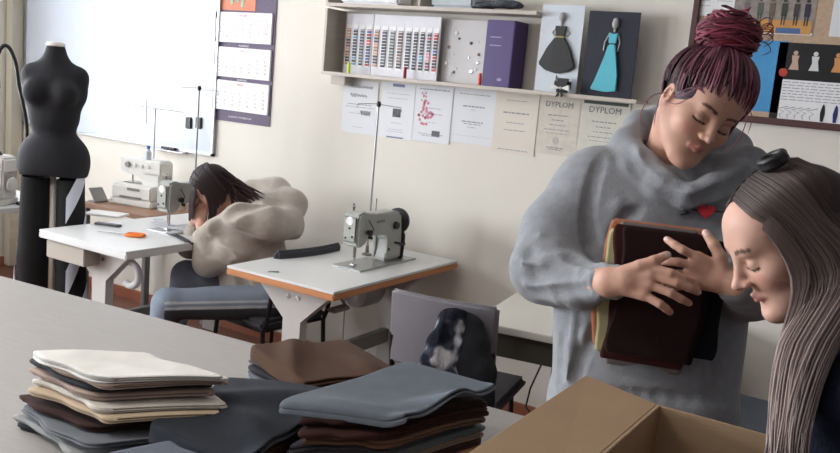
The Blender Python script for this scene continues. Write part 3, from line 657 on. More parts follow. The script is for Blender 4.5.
cb = part('thread_cone', lambda bm: lathe(bm, [(.03, 0), (.032, .01), (.022, .15), (.018, .155)], seg=18), mat('tan_thread', (186, 172, 158), .7), None, auto=40); cb.location = onz(160, 203, .7605)+np.array([-.0, .0, 0]); cb.location = (-4.10, 3.86, .7605); tag(cb, 'tall beige thread cone standing right of the white overlock', 'thread cone')
# left overlock on white desk
t = empty('white_desk', 'white desk at the far left edge under the second overlock', 'desk', (-5.42, 2.78, 0))
bx('desktop', (.42, .3, .745), (.84, .7, .03), m_desk, t, .003)
for x in (.05, .79):
    for y in (.0, .6): leg_at(x, y, t, .73, m_legw, .04)
ov = overlock('white overlock with a black round dial at the far left edge', -4.80, 2.99, .76, math.radians(22), False)
part('dial', lambda bm: lathe(bm, [(.018, -.052), (.026, -.048), (.026, -.028)], (.10, 0, .235), 18, 'Y'), m_black, ov)
part('threading_block', lambda bm: box(bm, (0, 0, .29), (.2, .1, .03), .01), m_black, ov)
# gooseneck hose
def goose(bm):
    pts = [P(-8, 70, 5.6), P(-1, 52, 5.6), P(4, 45.5, 5.6), P(10, 49, 5.6), P(16, 64, 5.6), P(19, 85, 5.6), P(24, 108, 5.6), P(27, 130, 5.62), P(26, 160, 5.66)]
    base = np.array([-5.25, 3.5, .7605]); pts = [base+np.array([-.0, 0, .05])]*0+pts
    pts += [np.array([pts[-1][0], pts[-1][1], .85]), np.array([pts[-1][0], pts[-1][1], .7615])]
    pp = [Vector(p) for p in pts]; out = []
    for i in range(len(pp)-1):
        for k in range(4):
            a, b, c, d = pp[max(i-1, 0)], pp[i], pp[i+1], pp[min(i+2, len(pp)-1)]; s = k/4
            out.append(.5*((2*b)+(c-a)*s+(2*a-5*b+4*c-d)*s*s+(3*b-a-3*c+d)*s**3))
    out.append(pp[-1]); tube(bm, out, .011, 8)
gp = P(26, 160, 5.66)
gl = empty('gooseneck_lamp', 'black bent gooseneck lamp arching behind the mannequin at the left edge', 'lamp', (gp[0], gp[1], .7605))
o = part('flexible_neck', goose, m_black, gl, smooth=True); o.matrix_parent_inverse = Matrix.Translation(-Vector(gl.location)); 
part('base', lambda bm: lathe(bm, [(.05, 0), (.05, .012), (.015, .02)], seg=18), m_black, gl)
hp = P(-8, 70, 5.6)-np.array(gl.location)
part('lamp_head', lambda bm: lathe(bm, [(.045, hp[2]-.10), (.04, hp[2]-.04), (.012, hp[2]+.0)], (hp[0], hp[1], 0), 18), m_black, gl, auto=40)
# ---------------------------------------------------------------- desk 3 (right)
t3 = empty('work_table', 'pale topped table with a dark olive apron behind the standing woman', 'table', (-1.592, 3.057, 0), math.radians(9))
m_d3 = mat('cream_laminate', (216, 213, 204), .4); m_olive = mat('dark_olive_board', (74, 70, 60), .5)
bx('tabletop', (.425, .44, .735), (.85, .80, .03), m_d3, t3, .003)
t3.children[0].location = (0, 0.0, 0)
bx('apron', (.425, .10, .665), (.77, .02, .11), m_olive, t3); bx('apron', (.05, .44, .665), (.02, .66, .11), m_olive, t3)
for x in (.35, .80):
    for y in (.12, .78): leg_at(x, y, t3, .72, m_black, .035)
part('cable', lambda bm: tube(bm, [(.30, .06, .62), (.27, .05, .52), (.26, .05, .44), (.30, .05, .40), (.36, .06, .45), (.38, .08, .61)], .004, 6), m_black, t3, smooth=True)

# ---------------------------------------------------------------- chairs
m_cf = mat('dark_grey_upholstery', (66, 66, 72), .9, bump=.3, bscale=200); m_cg = mat('grey_upholstery', (124, 121, 127), .9, bump=.3, bscale=200, var=.05)
m_bm = mat('black_chair_metal', (24, 24, 26), .4, .3)
def chair(label, x, y, rz, seat_m, back_m, sz=.45, bz0=.55, bz1=.84, wd=.42, tilt=.10, bw=None):
    """faces local -y ; backrest at +y"""
    t = empty('chair', label, 'chair', (x, y, 0), rz, 'upholstered chairs'); h = (bw or wd)/2
    bx('seat', (0, 0, sz-.025), (wd, .42, .05), seat_m, t, .018)
    def bf(bm):
        n = 10; t2_ = bmesh.new()
        rows = []
        for j in range(7):
            row = []
            for i in range(n+1):
                u = i/n*2-1; v = j/6; z = bz0+(bz1-bz0)*v; yy = .21+(z-sz)*tilt+.03*(1-u*u)*1.0
                row.append(Vector((u*h, yy, z)))
            rows.append(row)
        off = .038
        F_ = [[t2_.verts.new(p) for p in r_] for r_ in rows]; B_ = [[t2_.verts.new(p+Vector((0, off, 0))) for p in r_] for r_ in rows]
        for j in range(6):
            for i in range(n):
                t2_.faces.new((F_[j][i], F_[j][i+1], F_[j+1][i+1], F_[j+1][i])); t2_.faces.new((B_[j][i+1], B_[j][i], B_[j+1][i], B_[j+1][i+1]))
        for j in range(6): t2_.faces.new((F_[j][0], F_[j+1][0], B_[j+1][0], B_[j][0])); t2_.faces.new((F_[j+1][n], F_[j][n], B_[j][n], B_[j+1][n]))
        for i in range(n): t2_.faces.new((F_[0][i+1], F_[0][i], B_[0][i], B_[0][i+1])); t2_.faces.new((F_[6][i], F_[6][i+1], B_[6][i+1], B_[6][i]))
        bmesh.ops.recalc_face_normals(t2_, faces=t2_.faces)
        ed = [e for e in t2_.edges if e.calc_face_angle(0) > 1.0]; bmesh.ops.bevel(t2_, geom=ed, offset=.012, segments=3, affect='EDGES'); merge(bm, t2_)
    part('backrest', bf, back_m, t, auto=50)
    for s in (-1, 1):
        part('leg', lambda bm: tube(bm, [(s*(h-.03), -.17, sz-.04), (s*(h-.01), -.20, 0)], .011, 8), m_bm, t)
        part('leg', lambda bm: tube(bm, [(s*(h-.012), .245+(bz0+.12-sz)*tilt, bz0+.12), (s*(h-.012), .225, sz), (s*(h-.012), .20, sz-.06), (s*(h-.01), .23, 0)], .012, 8), m_bm, t)
    part('seat_frame', lambda bm: tube(bm, [(-h+.02, -.19, sz-.058), (h-.02, -.19, sz-.058), (h-.02, .19, sz-.058), (-h+.02, .19, sz-.058), (-h+.02, -.19, sz-.058)], .009, 8), m_bm, t)
    return t
chair('dark upholstered chair the girl in the plush hoodie sits on', -3.05, 3.53, math.radians(-96), m_cf, m_cf, .42, .60, .80, .46)
chair('grey upholstered chair with a black and white fluffy jacket on its back', -1.70, 3.22, math.radians(190), mat('black_seat', (74, 70, 74), .9), m_cg, .45, .55, .86, .50, bw=.45)
bl = empty('bench', 'low grey blue upholstered bench by the wall behind the box', 'bench', (-.60, 3.70, 0), .0)
bx('seat', (0, 0, .44), (.62, .44, .07), mat('grey_blue_upholstery', (92, 100, 112), .9, bump=.3, bscale=200), bl, .02)
for x in (-.27, .27):
    for y in (-.18, .18): leg_at(x, y, bl, .408, m_bm, .03)
# jacket on chair back : plush, black and white patches
m_jack = bpy.data.materials.new('fluffy_patchwork'); m_jack.use_nodes = True
n = m_jack.node_tree.nodes; l = m_jack.node_tree.links; b = n['Principled BSDF']; b.inputs['Roughness'].default_value = .95; b.inputs['Specular IOR Level'].default_value = .1
tc = n.new('ShaderNodeTexCoord'); nz = n.new('ShaderNodeTexNoise'); nz.inputs['Scale'].default_value = 8; nz.inputs['Detail'].default_value = 2; l.new(tc.outputs['Object'], nz.inputs['Vector'])
rp = n.new('ShaderNodeValToRGB'); rp.color_ramp.elements[0].position = .46; rp.color_ramp.elements[0].color = sr((30, 32, 42)); rp.color_ramp.elements[1].position = .60; rp.color_ramp.elements[1].color = sr((215, 215, 220))
e_ = rp.color_ramp.elements.new(.53); e_.color = sr((70, 74, 86)); l.new(nz.outputs['Fac'], rp.inputs[0]); l.new(rp.outputs[0], b.inputs['Base Color'])
nb = n.new('ShaderNodeTexNoise'); nb.inputs['Scale'].default_value = 90; l.new(tc.outputs['Object'], nb.inputs['Vector']); bp = n.new('ShaderNodeBump'); bp.inputs['Distance'].default_value = .01; bp.inputs['Strength'].default_value = .7
l.new(nb.outputs['Fac'], bp.inputs['Height']); l.new(bp.outputs[0], b.inputs['Normal'])
DJ = 3.40
pr = []
pr += chain([P(465, 316, 3.47), P(452, 324, 3.40), P(441, 345, 3.38), P(436, 378, 3.40), P(434, 398, 3.40)], [.035, .050, .052, .048, .042], .03)
pr += chain([P(446, 330, 3.36), P(432, 362, 3.35), P(428, 392, 3.36)], [.035, .042, .038], .02)
pr += chain([P(452, 322, 3.40), P(452, 350, 3.38), P(450, 380, 3.39), P(448, 402, 3.4)], [.045, .05, .046, .04], .03)
V, F = sculpt(pr, .006, 1); crease(pr, V, [(448, 322), (446, 345), (444, 370), (443, 395)], .012, .02, .3); crease(pr, V, [(458, 325), (456, 350), (455, 375)], .010, .02, .3)
V, F = sculpt(pr, .005, 1); V = V+vnormals(V, F)*(.005*wav(V, 3, 10, 25, 70))[:, None]
c = V.mean(0); jk = empty('jacket', 'fluffy black and white jacket hanging over the grey chair back', 'jacket', tuple(c))
mesh_np('body', V-c, F, m_jack, jk)
pr = chain([P(462, 316, 3.46), P(470, 330, 3.42), P(474, 345, 3.40), P(480, 372, 3.38), P(482, 402, 3.38)], [.035, .05, .055, .056, .05], .03)
pr += chain([P(468, 330, 3.42), P(466, 360, 3.38), P(470, 402, 3.38)], [.04, .045, .045], .03)
V, F = sculpt(pr, .006, 1); V = V+vnormals(V, F)*(.003*wav(V, 5, 6, 20, 45))[:, None]
mesh_np('sleeve', V-c, F, mat('black_plush', (24, 24, 30), .95, bump=.6, bscale=90), jk)
# ---------------------------------------------------------------- mannequin
mq = P(54, 140, 5.15); MX, MY = mq[0], mq[1]
mn = empty('mannequin', 'black dressmaking mannequin torso on a white pole stand at the left', 'mannequin', (MX, MY, 0), math.radians(38))
m_mq = mat('black_jersey', (17, 18, 26), .8, bump=.2, bscale=200)
def zz_(py): return P(50, py, 5.15)[2]
zn, zsx, zb, zw, zh, zbot = zz_(50), zz_(68), zz_(92), zz_(118), zz_(158), zz_(176)
pr = [cap((0, 0, zn), (0, 0, zsx-.03), .050, .06, .02), cap((-.12, .0, zsx-.04), (.12, 0, zsx-.04), .05, .05, .05), cap((0, 0, zn-.06), (.10, 0, zsx-.03), .04, .04, .05), cap((0, 0, zn-.06), (-.10, 0, zsx-.03), .04, .04, .05),
      ell((0, 0, zb), (.165, .105, .13), .05), ell((-.075, -.085, zb), (.06, .05, .06), .04), ell((.075, -.085, zb), (.06, .05, .06), .04),
      ell((0, 0, zw), (.125, .095, .11), .06), ell((0, .01, zh), (.185, .125, .15), .06), cap((-.07, 0, zbot+.03), (.07, 0, zbot+.03), .10, .10, .05), ell((0, 0, zbot-.09), (.4, .4, .10), .004, sub=True), ell((0, 0, zn+.055), (.2, .2, .03), .004, sub=True)]
V, F = sculpt(pr, .006, 1); mesh_np('torso', V, F, m_mq, mn)
part('neck_cap', lambda bm: lathe(bm, [(.046, zn+.022), (.05, zn+.028), (.044, zn+.04), (.02, zn+.046)], seg=24), mat('neck_cap_white', (226, 222, 214), .4), mn, auto=40)
m_pole = mat('white_pole', (224, 214, 204), .35)
part('pole', lambda bm: tube(bm, [(0, 0, zbot-.0), (0, 0, .03)], .016, 14), m_pole, mn, smooth=True)
part('stand_base', lambda bm: [tube(bm, [(0, 0, .10), (.10*math.cos(a), .10*math.sin(a), .06), (.26*math.cos(a), .26*math.sin(a), .015)], .014, 10) for a in (.5, 2.07, 3.64, 5.2)], m_pole, mn)
# trousers shown on the mannequin
tr = mn
m_tr = mat('black_cloth', (12, 12, 15), .9); m_st = mat('white_stripe_cloth', (206, 212, 224), .8)
for s, nm in ((-1, 'trouser_leg'), (1, 'trouser_leg')):
    pr = chain([(s*.092, 0, zbot-.02), (s*.100, 0, .55), (s*.112, 0, .07)], [.073, .080, .090], .02)
    pr.append(cap((s*.09, 0, zbot+.05), (s*.09, 0, zbot+.12), .09, .09, .001, sub=True))
    V, F = sculpt(pr, .007, 1); V = V+vnormals(V, F)*(.004*wav(V, 9+s, 5, 6, 14, (1, 1, .2)))[:, None]
    lg = mesh_np(nm, V, F, m_tr, tr)
    # diagonal stripes wrapped on the leg surface
    for (za, zb_, wd_) in (((1.07, .83, .07), (.75, .42, .08), (.36, .12, .07)) if s > 0 else ((.46, .14, .05),)):
        bm = bmesh.new(); N_ = 14; prev = None
        for k in range(N_+1):
            f = k/N_; a = (-.1-1.5*f) if s > 0 else (PI+.35+1.2*f); z = za+(zb_-za)*f
            def rad(z): return (.073+(.95-z)*.0175 if z > .55 else .080+(.55-z)*.021)+.006
            cxx = s*(.092+(.95-z)*.022)
            va = [bm.verts.new((cxx+rad(zq)*rr_*math.cos(a), rad(zq)*rr_*math.sin(a), zq)) for zq, rr_ in ((z+wd_, 1.0), (z-wd_, 1.0), (z-wd_, 1.03), (z+wd_, 1.03))]
            if prev:
                for q_ in range(4): bm.faces.new((prev[q_], prev[(q_+1) % 4], va[(q_+1) % 4], va[q_]))
            else: bm.faces.new(va[::-1])
            prev = va
        bm.faces.new(prev); obj('stripe', bm, m_st, lg, smooth=False)

# ---------------------------------------------------------------- papers, pictures, notice board
def plate(name, label, cat, pts, th, m, Y=4.1, group=None, shrink=1):
    """flat rectangle on the wall through its pixel corners TL, BR"""
    (ax, ay), (bx_, by) = pts; a = ony(ax, ay, Y-.002); b_ = ony(bx_, by, Y-.002)
    w_, h_ = (b_[0]-a[0])*shrink, a[2]-b_[2]
    o = empty(name, label, cat, ((a[0]+b_[0])/2, Y-.0005, b_[2]), 0, group)
    bx('sheet', (0, -th/2, h_/2), (w_, th, h_), m, o)
    return o, w_, h_
def lines(o, w_, h_, rows, m, th, seed=0):
    r = random.Random(seed)
    for (z, ww, t_) in rows:
        bm = bmesh.new(); x = -w_*ww/2
        while x < w_*ww/2:
            l_ = w_*r.uniform(.04, .12); l_ = min(l_, w_*ww/2-x); box(bm, (x+l_/2, -th-.0004, h_*z), (max(l_, .002), .0006, t_)); x += l_+w_*.02
        obj('text_line', bm, m, o)
pcol = mat('paper_cool', (226, 228, 232), .7, var=.015); pwarm = mat('paper_cream', (224, 216, 204), .7, var=.03); grnk = mat('dark_ink', (104, 106, 112), .8); pinkk = mat('pink_print', (214, 140, 160), .8)
def paper(lab, pts, m, seed, rows, kind=None):
    o, w_, h_ = plate('diploma', lab, 'paper', pts, .0015, m, group='papers pinned under the shelf', shrink=.90)
    o.location.y -= .003*(seed % 2)
    lines(o, w_, h_, rows, ink, .0015, seed)
    if kind == 'dyplom': text('title', 'DYPLOM', w_*.17, grnk, o, (0, -.002, h_*.80), WR, align='CENTER')
    if kind == 'title': text('title', 'PODZIEKOWANIE', w_*.085, grnk, o, (0, -.002, h_*.86), WR, align='CENTER')
    return o, w_, h_
Z = .0015
o, w_, h_ = paper('white sheet with signatures, leftmost of the papers under the shelf', ((343, 79), (377, 136)), pcol, 1, [(.55, .7, .004), (.50, .8, .003), (.38, .6, .002), (.12, .3, .002)], 'title')
part('signature', lambda bm: [tube(bm, [(-.07+.004*i, -.0025, h_*.72+.012*math.sin(i*1.3)*(1 if i < 12 else .6)) for i in range(30)], .0012, 4)], grnk, o)
part('signature', lambda bm: [tube(bm, [(.01+.003*i, -.0025, h_*.40+.016*math.sin(i*1.7)) for i in range(24)], .001, 4)], grnk, o)
o, w_, h_ = paper('white sheet with a small dark portrait, second paper from the left', ((381, 81), (413, 141)), pcol, 2, [(.80, .7, .002), (.72, .6, .002), (.28, .3, .002), (.12, .5, .002), (.16, .4, .002)])
bx('portrait', (0, -.002, h_*.46), (w_*.24, .001, h_*.15), mat('portrait_print', (90, 90, 96), .7, var=.4, vscale=60), o); bx('blue_emblem', (0, -.002, h_*.95), (w_*.35, .001, h_*.05), mat('blue_grey_print', (120, 126, 160), .7), o); bx('footer', (0, -.002, .006), (w_*.5, .001, .008), mat('blue_grey_print', (120, 126, 160), .7), o)
o, w_, h_ = paper('white sheet with pink flowers, third paper from the left', ((415, 84), (451, 145)), pcol, 3, [(.93, .8, .006), (.60, .4, .003), (.50, .5, .003), (.35, .2, .002), (.14, .7, .003), (.11, .5, .003)])
def flo(bm):
    r = random.Random(5)
    for i in range(26):
        a, q_ = r.random()*6.28, r.random()**.5*.05; lathe(bm, [(.009, -.0022), (.007, -.0028)], (-w_*.2+q_*math.cos(a), 0, h_*.5+q_*1.2*math.sin(a)), 7, 'Y')
    for i in range(8): lathe(bm, [(.006, -.0022), (.005, -.0028)], (-w_*.32+r.random()*.03, 0, h_*.72+r.random()*.05), 7, 'Y')
part('flower_print', flo, pinkk, o)
bx('photo_badge', (.03, -.002, h_*.16), (.05, .001, .03), grnk, o)
paper('white certificate with centred grey lines, fourth paper from the left', ((452, 87), (494, 147)), pcol, 4, [(.90, .7, .004), (.68, .5, .007), (.62, .1, .003), (.40, .5, .006), (.36, .4, .004), (.30, .2, .003), (.14, .9, .001)])
paper('cream certificate hanging lowest, fifth paper from the left', ((495, 90), (536, 157)), pwarm, 5, [(.86, .5, .003), (.66, .6, .007), (.5, .4, .004), (.38, .5, .004), (.06, .7, .004)])
DC = [(.66, .5, .006), (.58, .3, .005), (.50, .4, .004), (.42, .6, .004), (.36, .5, .003), (.12, .4, .006), (.09, .3, .005)]
o, w_, h_ = paper('beige patterned diploma headed DYPLOM hanging under the black dress card', ((538, 93), (577, 158)), mat('paper_marbled', (212, 206, 194), .7, var=.08, vscale=30), 6, DC, 'dyplom')
part('seal', lambda bm: lathe(bm, [(.018, -.0018), (.017, -.0024)], (0, 0, h_*.24), 20, 'Y'), mat('seal_print', (190, 186, 178), .7), o)
o, w_, h_ = paper('pale diploma with a dark top strip headed DYPLOM, right of the other', ((580, 98), (626, 168)), mat('paper_marbled2', (214, 212, 200), .7, var=.06, vscale=30), 7, DC, 'dyplom')
bx('dark_strip', (0, -.003, h_*.955), (w_*.9, .002, h_*.05), mat('green_grey_print', (70, 80, 76), .6), o)
# dress cards standing on the lower board
o = empty('dress_card', 'white card with a little black dress figure standing on the shelf', 'picture card', (ony(555, 90, 3.99)[0], 3.99, zs), 0, 'dress figure cards')
cw_, ch_ = .215, .41
e1 = bx('card_panel', (0, 0, ch_/2+.0005), (cw_, .006, ch_), mat('card_pale_blue', (214, 222, 230), .6), o)
m_bd = mat('black_satin', (12, 12, 16), .4)
part('dress_skirt', lambda bm: prism(bm, [(-.024, .26), (.024, .26), (.06, .21), (.095, .125), (.06, .100), (0, .088), (-.06, .102), (-.098, .13), (-.06, .21)], .016, Matrix.Translation((0, -.0035, 0))@Matrix.Rotation(PI/2, 4, 'X'), .005), m_bd, o)
part('dress_bodice', lambda bm: prism(bm, [(-.022, .262), (.022, .262), (.03, .312), (-.03, .312)], .012, Matrix.Translation((0, -.0035, 0))@Matrix.Rotation(PI/2, 4, 'X'), .003), m_bd, o)
bx('belt', (0, -.010, .261), (.045, .014, .006), mat('gold_ribbon', (180, 160, 90), .4), o)
m_sk = mat('paper_figure_grey', (170, 170, 168), .6)
part('figure_head', lambda bm: (lathe(bm, [(.006, .31), (.007, .33), (.015, .340), (.018, .355), (.012, .37), (.004, .375)], (0, -.008, 0), 14), tube(bm, [(-.02, -.006, .31), (-.045, -.006, .28), (-.03, -.006, .265)], .003, 6), tube(bm, [(.02, -.006, .31), (.045, -.006, .28), (.03, -.006, .265)], .003, 6)), m_sk, o)
part('figure_leg', lambda bm: tube(bm, [(0, -.005, .08), (0, -.005, .02)], .004, 6), m_sk, o)
o = empty('dress_card', 'navy card with a long turquoise dress figure standing on the shelf', 'picture card', (ony(605, 97, 3.99)[0], 3.99, zs), 0, 'dress figure cards')
bx('card_panel', (0, 0, .195), (.245, .006, .388), mat('card_navy', (18, 22, 42), .6), o)
m_tq = mat('turquoise_satin', (88, 190, 208), .4)
part('dress_skirt', lambda bm: prism(bm, [(-.010, .24), (.026, .24), (.035, .18), (.05, .10), (.055, .03), (.0, .022), (-.075, .03), (-.05, .09), (-.025, .17)], .016, Matrix.Translation((0, -.0035, 0))@Matrix.Rotation(PI/2, 4, 'X'), .005), m_tq, o)
part('dress_bodice', lambda bm: prism(bm, [(-.010, .245), (.026, .245), (.032, .295), (.012, .285), (-.012, .295)], .014, Matrix.Translation((0, -.0035, 0))@Matrix.Rotation(PI/2, 4, 'X'), .003), m_tq, o)
part('figure_head', lambda bm: (lathe(bm, [(.006, .295), (.006, .31), (.014, .32), (.017, .335), (.012, .355), (.004, .36)], (.012, -.008, 0), 14), tube(bm, [(-.012, -.006, .29), (-.03, -.006, .25), (-.033, -.006, .21)], .004, 6), tube(bm, [(.030, -.006, .29), (.042, -.006, .25), (.036, -.006, .21)], .004, 6)), m_sk, o)
# black clutch with white bow
q = ony(561, 88, 3.93)
o = empty('bow_ornament', 'small black pouch with a white ribbon bow at the foot of the cards', 'ornament', (q[0], 3.945, zs))
part('pouch', lambda bm: box(bm, (0, 0, .035), (.085, .035, .068), .014), m_bd, o, auto=50)
part('bow', lambda bm: (prism(bm, [(0, 0), (-.045, .018), (-.05, -.012)], .012, Matrix.Translation((0, -.018, .022))@Matrix.Rotation(PI/2, 4, 'X'), .003), prism(bm, [(0, 0), (.05, -.012), (.045, .018)], .012, Matrix.Translation((0, -.018, .022))@Matrix.Rotation(PI/2, 4, 'X'), .003), box(bm, (0, -.024, .022), (.014, .014, .014), .004)), mat('white_ribbon', (230, 230, 228), .5), o)
part('ribbon_tail', lambda bm: (prism(bm, [(0, 0), (-.02, -.04), (0, -.034)], .006, Matrix.Translation((0, -.026, .018))@Matrix.Rotation(PI/2, 4, 'X'), .001), prism(bm, [(0, 0), (.01, -.04), (.022, -.03)], .006, Matrix.Translation((0, -.026, .018))@Matrix.Rotation(PI/2, 4, 'X'), .001)), m_bd, o)
# crumpled cloth on top of the shelf (right end)
c = ony(505, 1, 4.0); pr = [ell((c[0]+dx, 4.0+dy, zu+.018+dz), (.05, .045, .018), .02) for dx, dy, dz in ((-.12, 0, .0), (-.06, .01, .012), (0, -.01, .016), (.05, .01, .012))]
V, F = sculpt(pr, .005, 1); V = V+vnormals(V, F)*(.006*wav(V, 8, 6, 25, 60))[:, None]; V[:, 2] = np.maximum(V[:, 2], zu+.0005)
c = V.mean(0); c[2] = zu; o = mesh_np('lace_cloth', V-c, F, mat('dark_lace', (70, 74, 84), .8, var=.6, vscale=70)); o.location = c; tag(o, 'crumpled dark lace cloth at the right end of the upper shelf board', 'cloth')
# notice board
A_, B_ = ony(690, 30, 4.08), ony(800, 125, 4.08)
nx0, nz0 = ony(683, 85, 4.07)[0], ony(740, 121, 4.07)[2]
nb_ = empty('notice_board', 'cork notice board in a dark brown frame on the right wall part', 'notice board', (nx0, 4.1, nz0)); NW, NH = 1.5, 1.0
m_fr = mat('dark_brown_frame', (84, 54, 52), .45); bx('cork_panel', (NW/2, -.008, NH/2), (NW-.02, .012, NH-.02), mat('cork', (192, 166, 142), .9, bump=.3, bscale=120, var=.1, vscale=60), nb_)
def nf(bm):
    for z in (.012, NH-.012): box(bm, (NW/2, -.016, z), (NW, .03, .03), .005)
    for x in (.012, NW-.012): box(bm, (x, -.016, NH/2), (.03, .03, NH), .005)
part('frame', nf, m_fr, nb_)
NY = 4.1-.0145
def pinned(name, lab, cat, pts, m):
    return plate(name, lab, cat, pts, .0015, m, Y=NY+.0005)
o, w_, h_ = pinned('group_photo', 'colour photo of a row of models pinned at the top of the notice board', 'photo', ((738, -12), (812, 36)), mat('photo_grey', (150, 140, 132), .5, var=.25, vscale=30))
bx('wooden_floor_print', (0, -.0022, h_*.17), (w_*.95, .001, h_*.3), mat('photo_orange', (206, 150, 80), .5, var=.1, vscale=20), o)
bx('white_border', (0, -.0019, .006), (w_, .0008, .010), pw, o)
for i, (x, cc) in enumerate(((-.35, (120, 110, 120)), (-.18, (90, 100, 90)), (-.03, (110, 100, 80)), (.12, (60, 70, 60)), (.27, (70, 60, 60)), (.4, (50, 50, 70)))):
    part('model_print', lambda bm: (box(bm, (w_*x, -.003, h_*.55), (.022, .001, h_*.28)), box(bm, (w_*x-.005, -.003, h_*.32), (.005, .001, h_*.22)), box(bm, (w_*x+.006, -.003, h_*.32), (.005, .001, h_*.22)), lathe(bm, [(.008, -.0025), (.007, -.0035)], (w_*x, 0, h_*.75), 8, 'Y')), mat('print_%d' % i, cc, .6), o)
bx('blue_corner_print', (w_*.2, -.0028, h_*.09), (w_*.3, .0008, h_*.12), mat('photo_blue', (80, 110, 160), .5), o)
o, w_, h_ = pinned('blue_poster', 'bright blue sheet on the notice board behind the pink bun', 'poster', ((722, 38), (778, 113)), mat('poster_blue', (70, 150, 205), .45, var=.08, vscale=6))
o, w_, h_ = pinned('fashion_poster', 'black and white fashion show poster at the right of the notice board', 'poster', ((780, 42), (868, 134)), mat('poster_black', (20, 20, 24), .4))
bx('text_panel', (.015, -.0022, h_*.30), (w_*.90, .001, h_*.52), pw, o)
for k in range(7):
    bm = bmesh.new(); r = random.Random(k); x = -w_*.40
    while x < w_*.4: l_ = w_*r.uniform(.03, .08); box(bm, (x+l_/2, -.0032, h_*(.53-.035*k)), (l_, .0006, .003)); x += l_+.006
    obj('text_line', bm, ink, o)
for k, (x, cc) in enumerate(((-.32, (200, 170, 150)), (-.12, (220, 220, 220)), (.1, (210, 150, 90)), (.22, (230, 230, 235)))):
    part('model_print', lambda bm: (lathe(bm, [(.010, -.0020), (.009, -.0028)], (w_*x, 0, h_*.88), 8, 'Y'), prism(bm, [(-.02, .0), (.02, 0), (.012, .04), (.016, .06), (-.014, .06), (-.010, .03)], .0015, Matrix.Translation((w_*x, -.0016, h_*.68))@Matrix.Rotation(PI/2, 4, 'X'))), mat('pprint_%d' % k, cc, .6), o)
part('red_print', lambda bm: lathe(bm, [(.018, -.002), (.018, -.0028)], (-w_*.42, 0, h_*.64), 12, 'Y'), mat('poster_red', (190, 60, 50), .5), o)
for k, x in enumerate((.02, .09, .17)):
    part('silhouette_print', lambda bm: prism(bm, [(-.006, 0), (.006, 0), (.009, .035), (.006, .06), (.002, .072), (-.002, .072), (-.006, .06), (-.010, .035)], .001, Matrix.Translation((w_*x*1.8, -.0030, h_*.09))@Matrix.Rotation(PI/2, 4, 'X')), mat('sil_blue', (30, 40, 110), .6) if k == 1 else m_black, o)
part('sketch_print', lambda bm: [tube(bm, [(-w_*.38+.03*i+.006*j*(-1)**j, -.0034, h_*.10+.012*j) for j in range(5)], .0012, 4) for i in range(5)], grnk, o)
for (pts, lab) in ((((696, -10), (712, 16)), 'white note pinned at the upper left corner of the notice board'), (((716, -12), (734, 10)), 'second white note beside the corner note on the notice board'), (((700, 20), (722, 60)), 'tall white sheet on the notice board left of the bun')):
    o, w_, h_ = pinned('note', lab, 'note', pts, pw); lines(o, w_, h_, [(.8, .7, .002), (.6, .6, .002), (.4, .7, .002)], ink, .0015, 3)
o, w_, h_ = pinned('note', 'narrow white leaflet at the right edge of the notice board', 'note', ((836, -10), (860, 38)), pcol)

# ---------------------------------------------------------------- small packing table + cardboard box
pt = empty('packing_table', 'small grey table under the open cardboard box', 'table', (-.25, 1.12, 0))
bx('tabletop', (0, 0, .745), (.62, .62, .03), m_top, pt, .003)
for x in (-.27, .27):
    for y in (-.27, .27): leg_at(x, y, pt, .73, m_gm, .04)
m_cb = mat('corrugated_card', (174, 148, 118), .85, bump=.1, bscale=60, var=.05, vscale=5, stretch=(1, 1, 5))
BX0, BX1, BY0, BY1, BZ0, BZ1 = -.35, .02, .94, 1.333, .7608, 1.232
cbx = empty('cardboard_box', 'large open brown cardboard box with its flap folded out at the front', 'box', ((BX0+BX1)/2, (BY0+BY1)/2, BZ0))
off = Vector(cbx.location)
def bw(name, c, s): return bx(name, Vector(c)-off, s, m_cb, cbx, .001)
T = .006
bw('bottom', ((BX0+BX1)/2, (BY0+BY1)/2, BZ0+T/2), (BX1-BX0, BY1-BY0, T))
bw('side', (BX0+T/2, (BY0+BY1)/2, (BZ0+BZ1)/2), (T, BY1-BY0, BZ1-BZ0)); bw('side', (BX1-T/2, (BY0+BY1)/2, (BZ0+BZ1)/2), (T, BY1-BY0, BZ1-BZ0))
bw('side', ((BX0+BX1)/2, BY1-T/2, (BZ0+BZ1)/2), (BX1-BX0-2*T, T, BZ1-BZ0)); bw('side', ((BX0+BX1)/2, BY0+T/2, (BZ0+BZ1)/2), (BX1-BX0-2*T, T, BZ1-BZ0))
def flap(name, p0, p1, q1, q0):
    vs4 = [Vector(p)-off for p in (p0, p1, q1, q0)]; nn_ = (vs4[1]-vs4[0]).cross(vs4[3]-vs4[0]).normalized()*.005
    bm = bmesh.new(); a = [bm.verts.new(v) for v in vs4]; b2 = [bm.verts.new(v-nn_) for v in vs4]; bm.faces.new(a); bm.faces.new(b2[::-1])
    for i in range(4): bm.faces.new((a[i], a[(i+1) % 4], b2[(i+1) % 4], b2[i]))
    bmesh.ops.bevel(bm, geom=bm.edges[:], offset=.001, segments=1, affect='EDGES'); obj(name, bm, m_cb, cbx)
fl1, fl0 = P(586, 375, 1.50), P(400, 498, 1.17)
flap('flap', (BX0, BY0+.0, BZ1), (BX0, BY1, BZ1), tuple(fl1), (fl1[0]+.01, BY0-.03, fl1[2]+.005))
flap('flap', (BX0+.01, BY0, BZ1), (BX1-.01, BY0, BZ1), (BX1-.02, BY0-.05, BZ1-.16), (BX0+.02, BY0-.05, BZ1-.16))
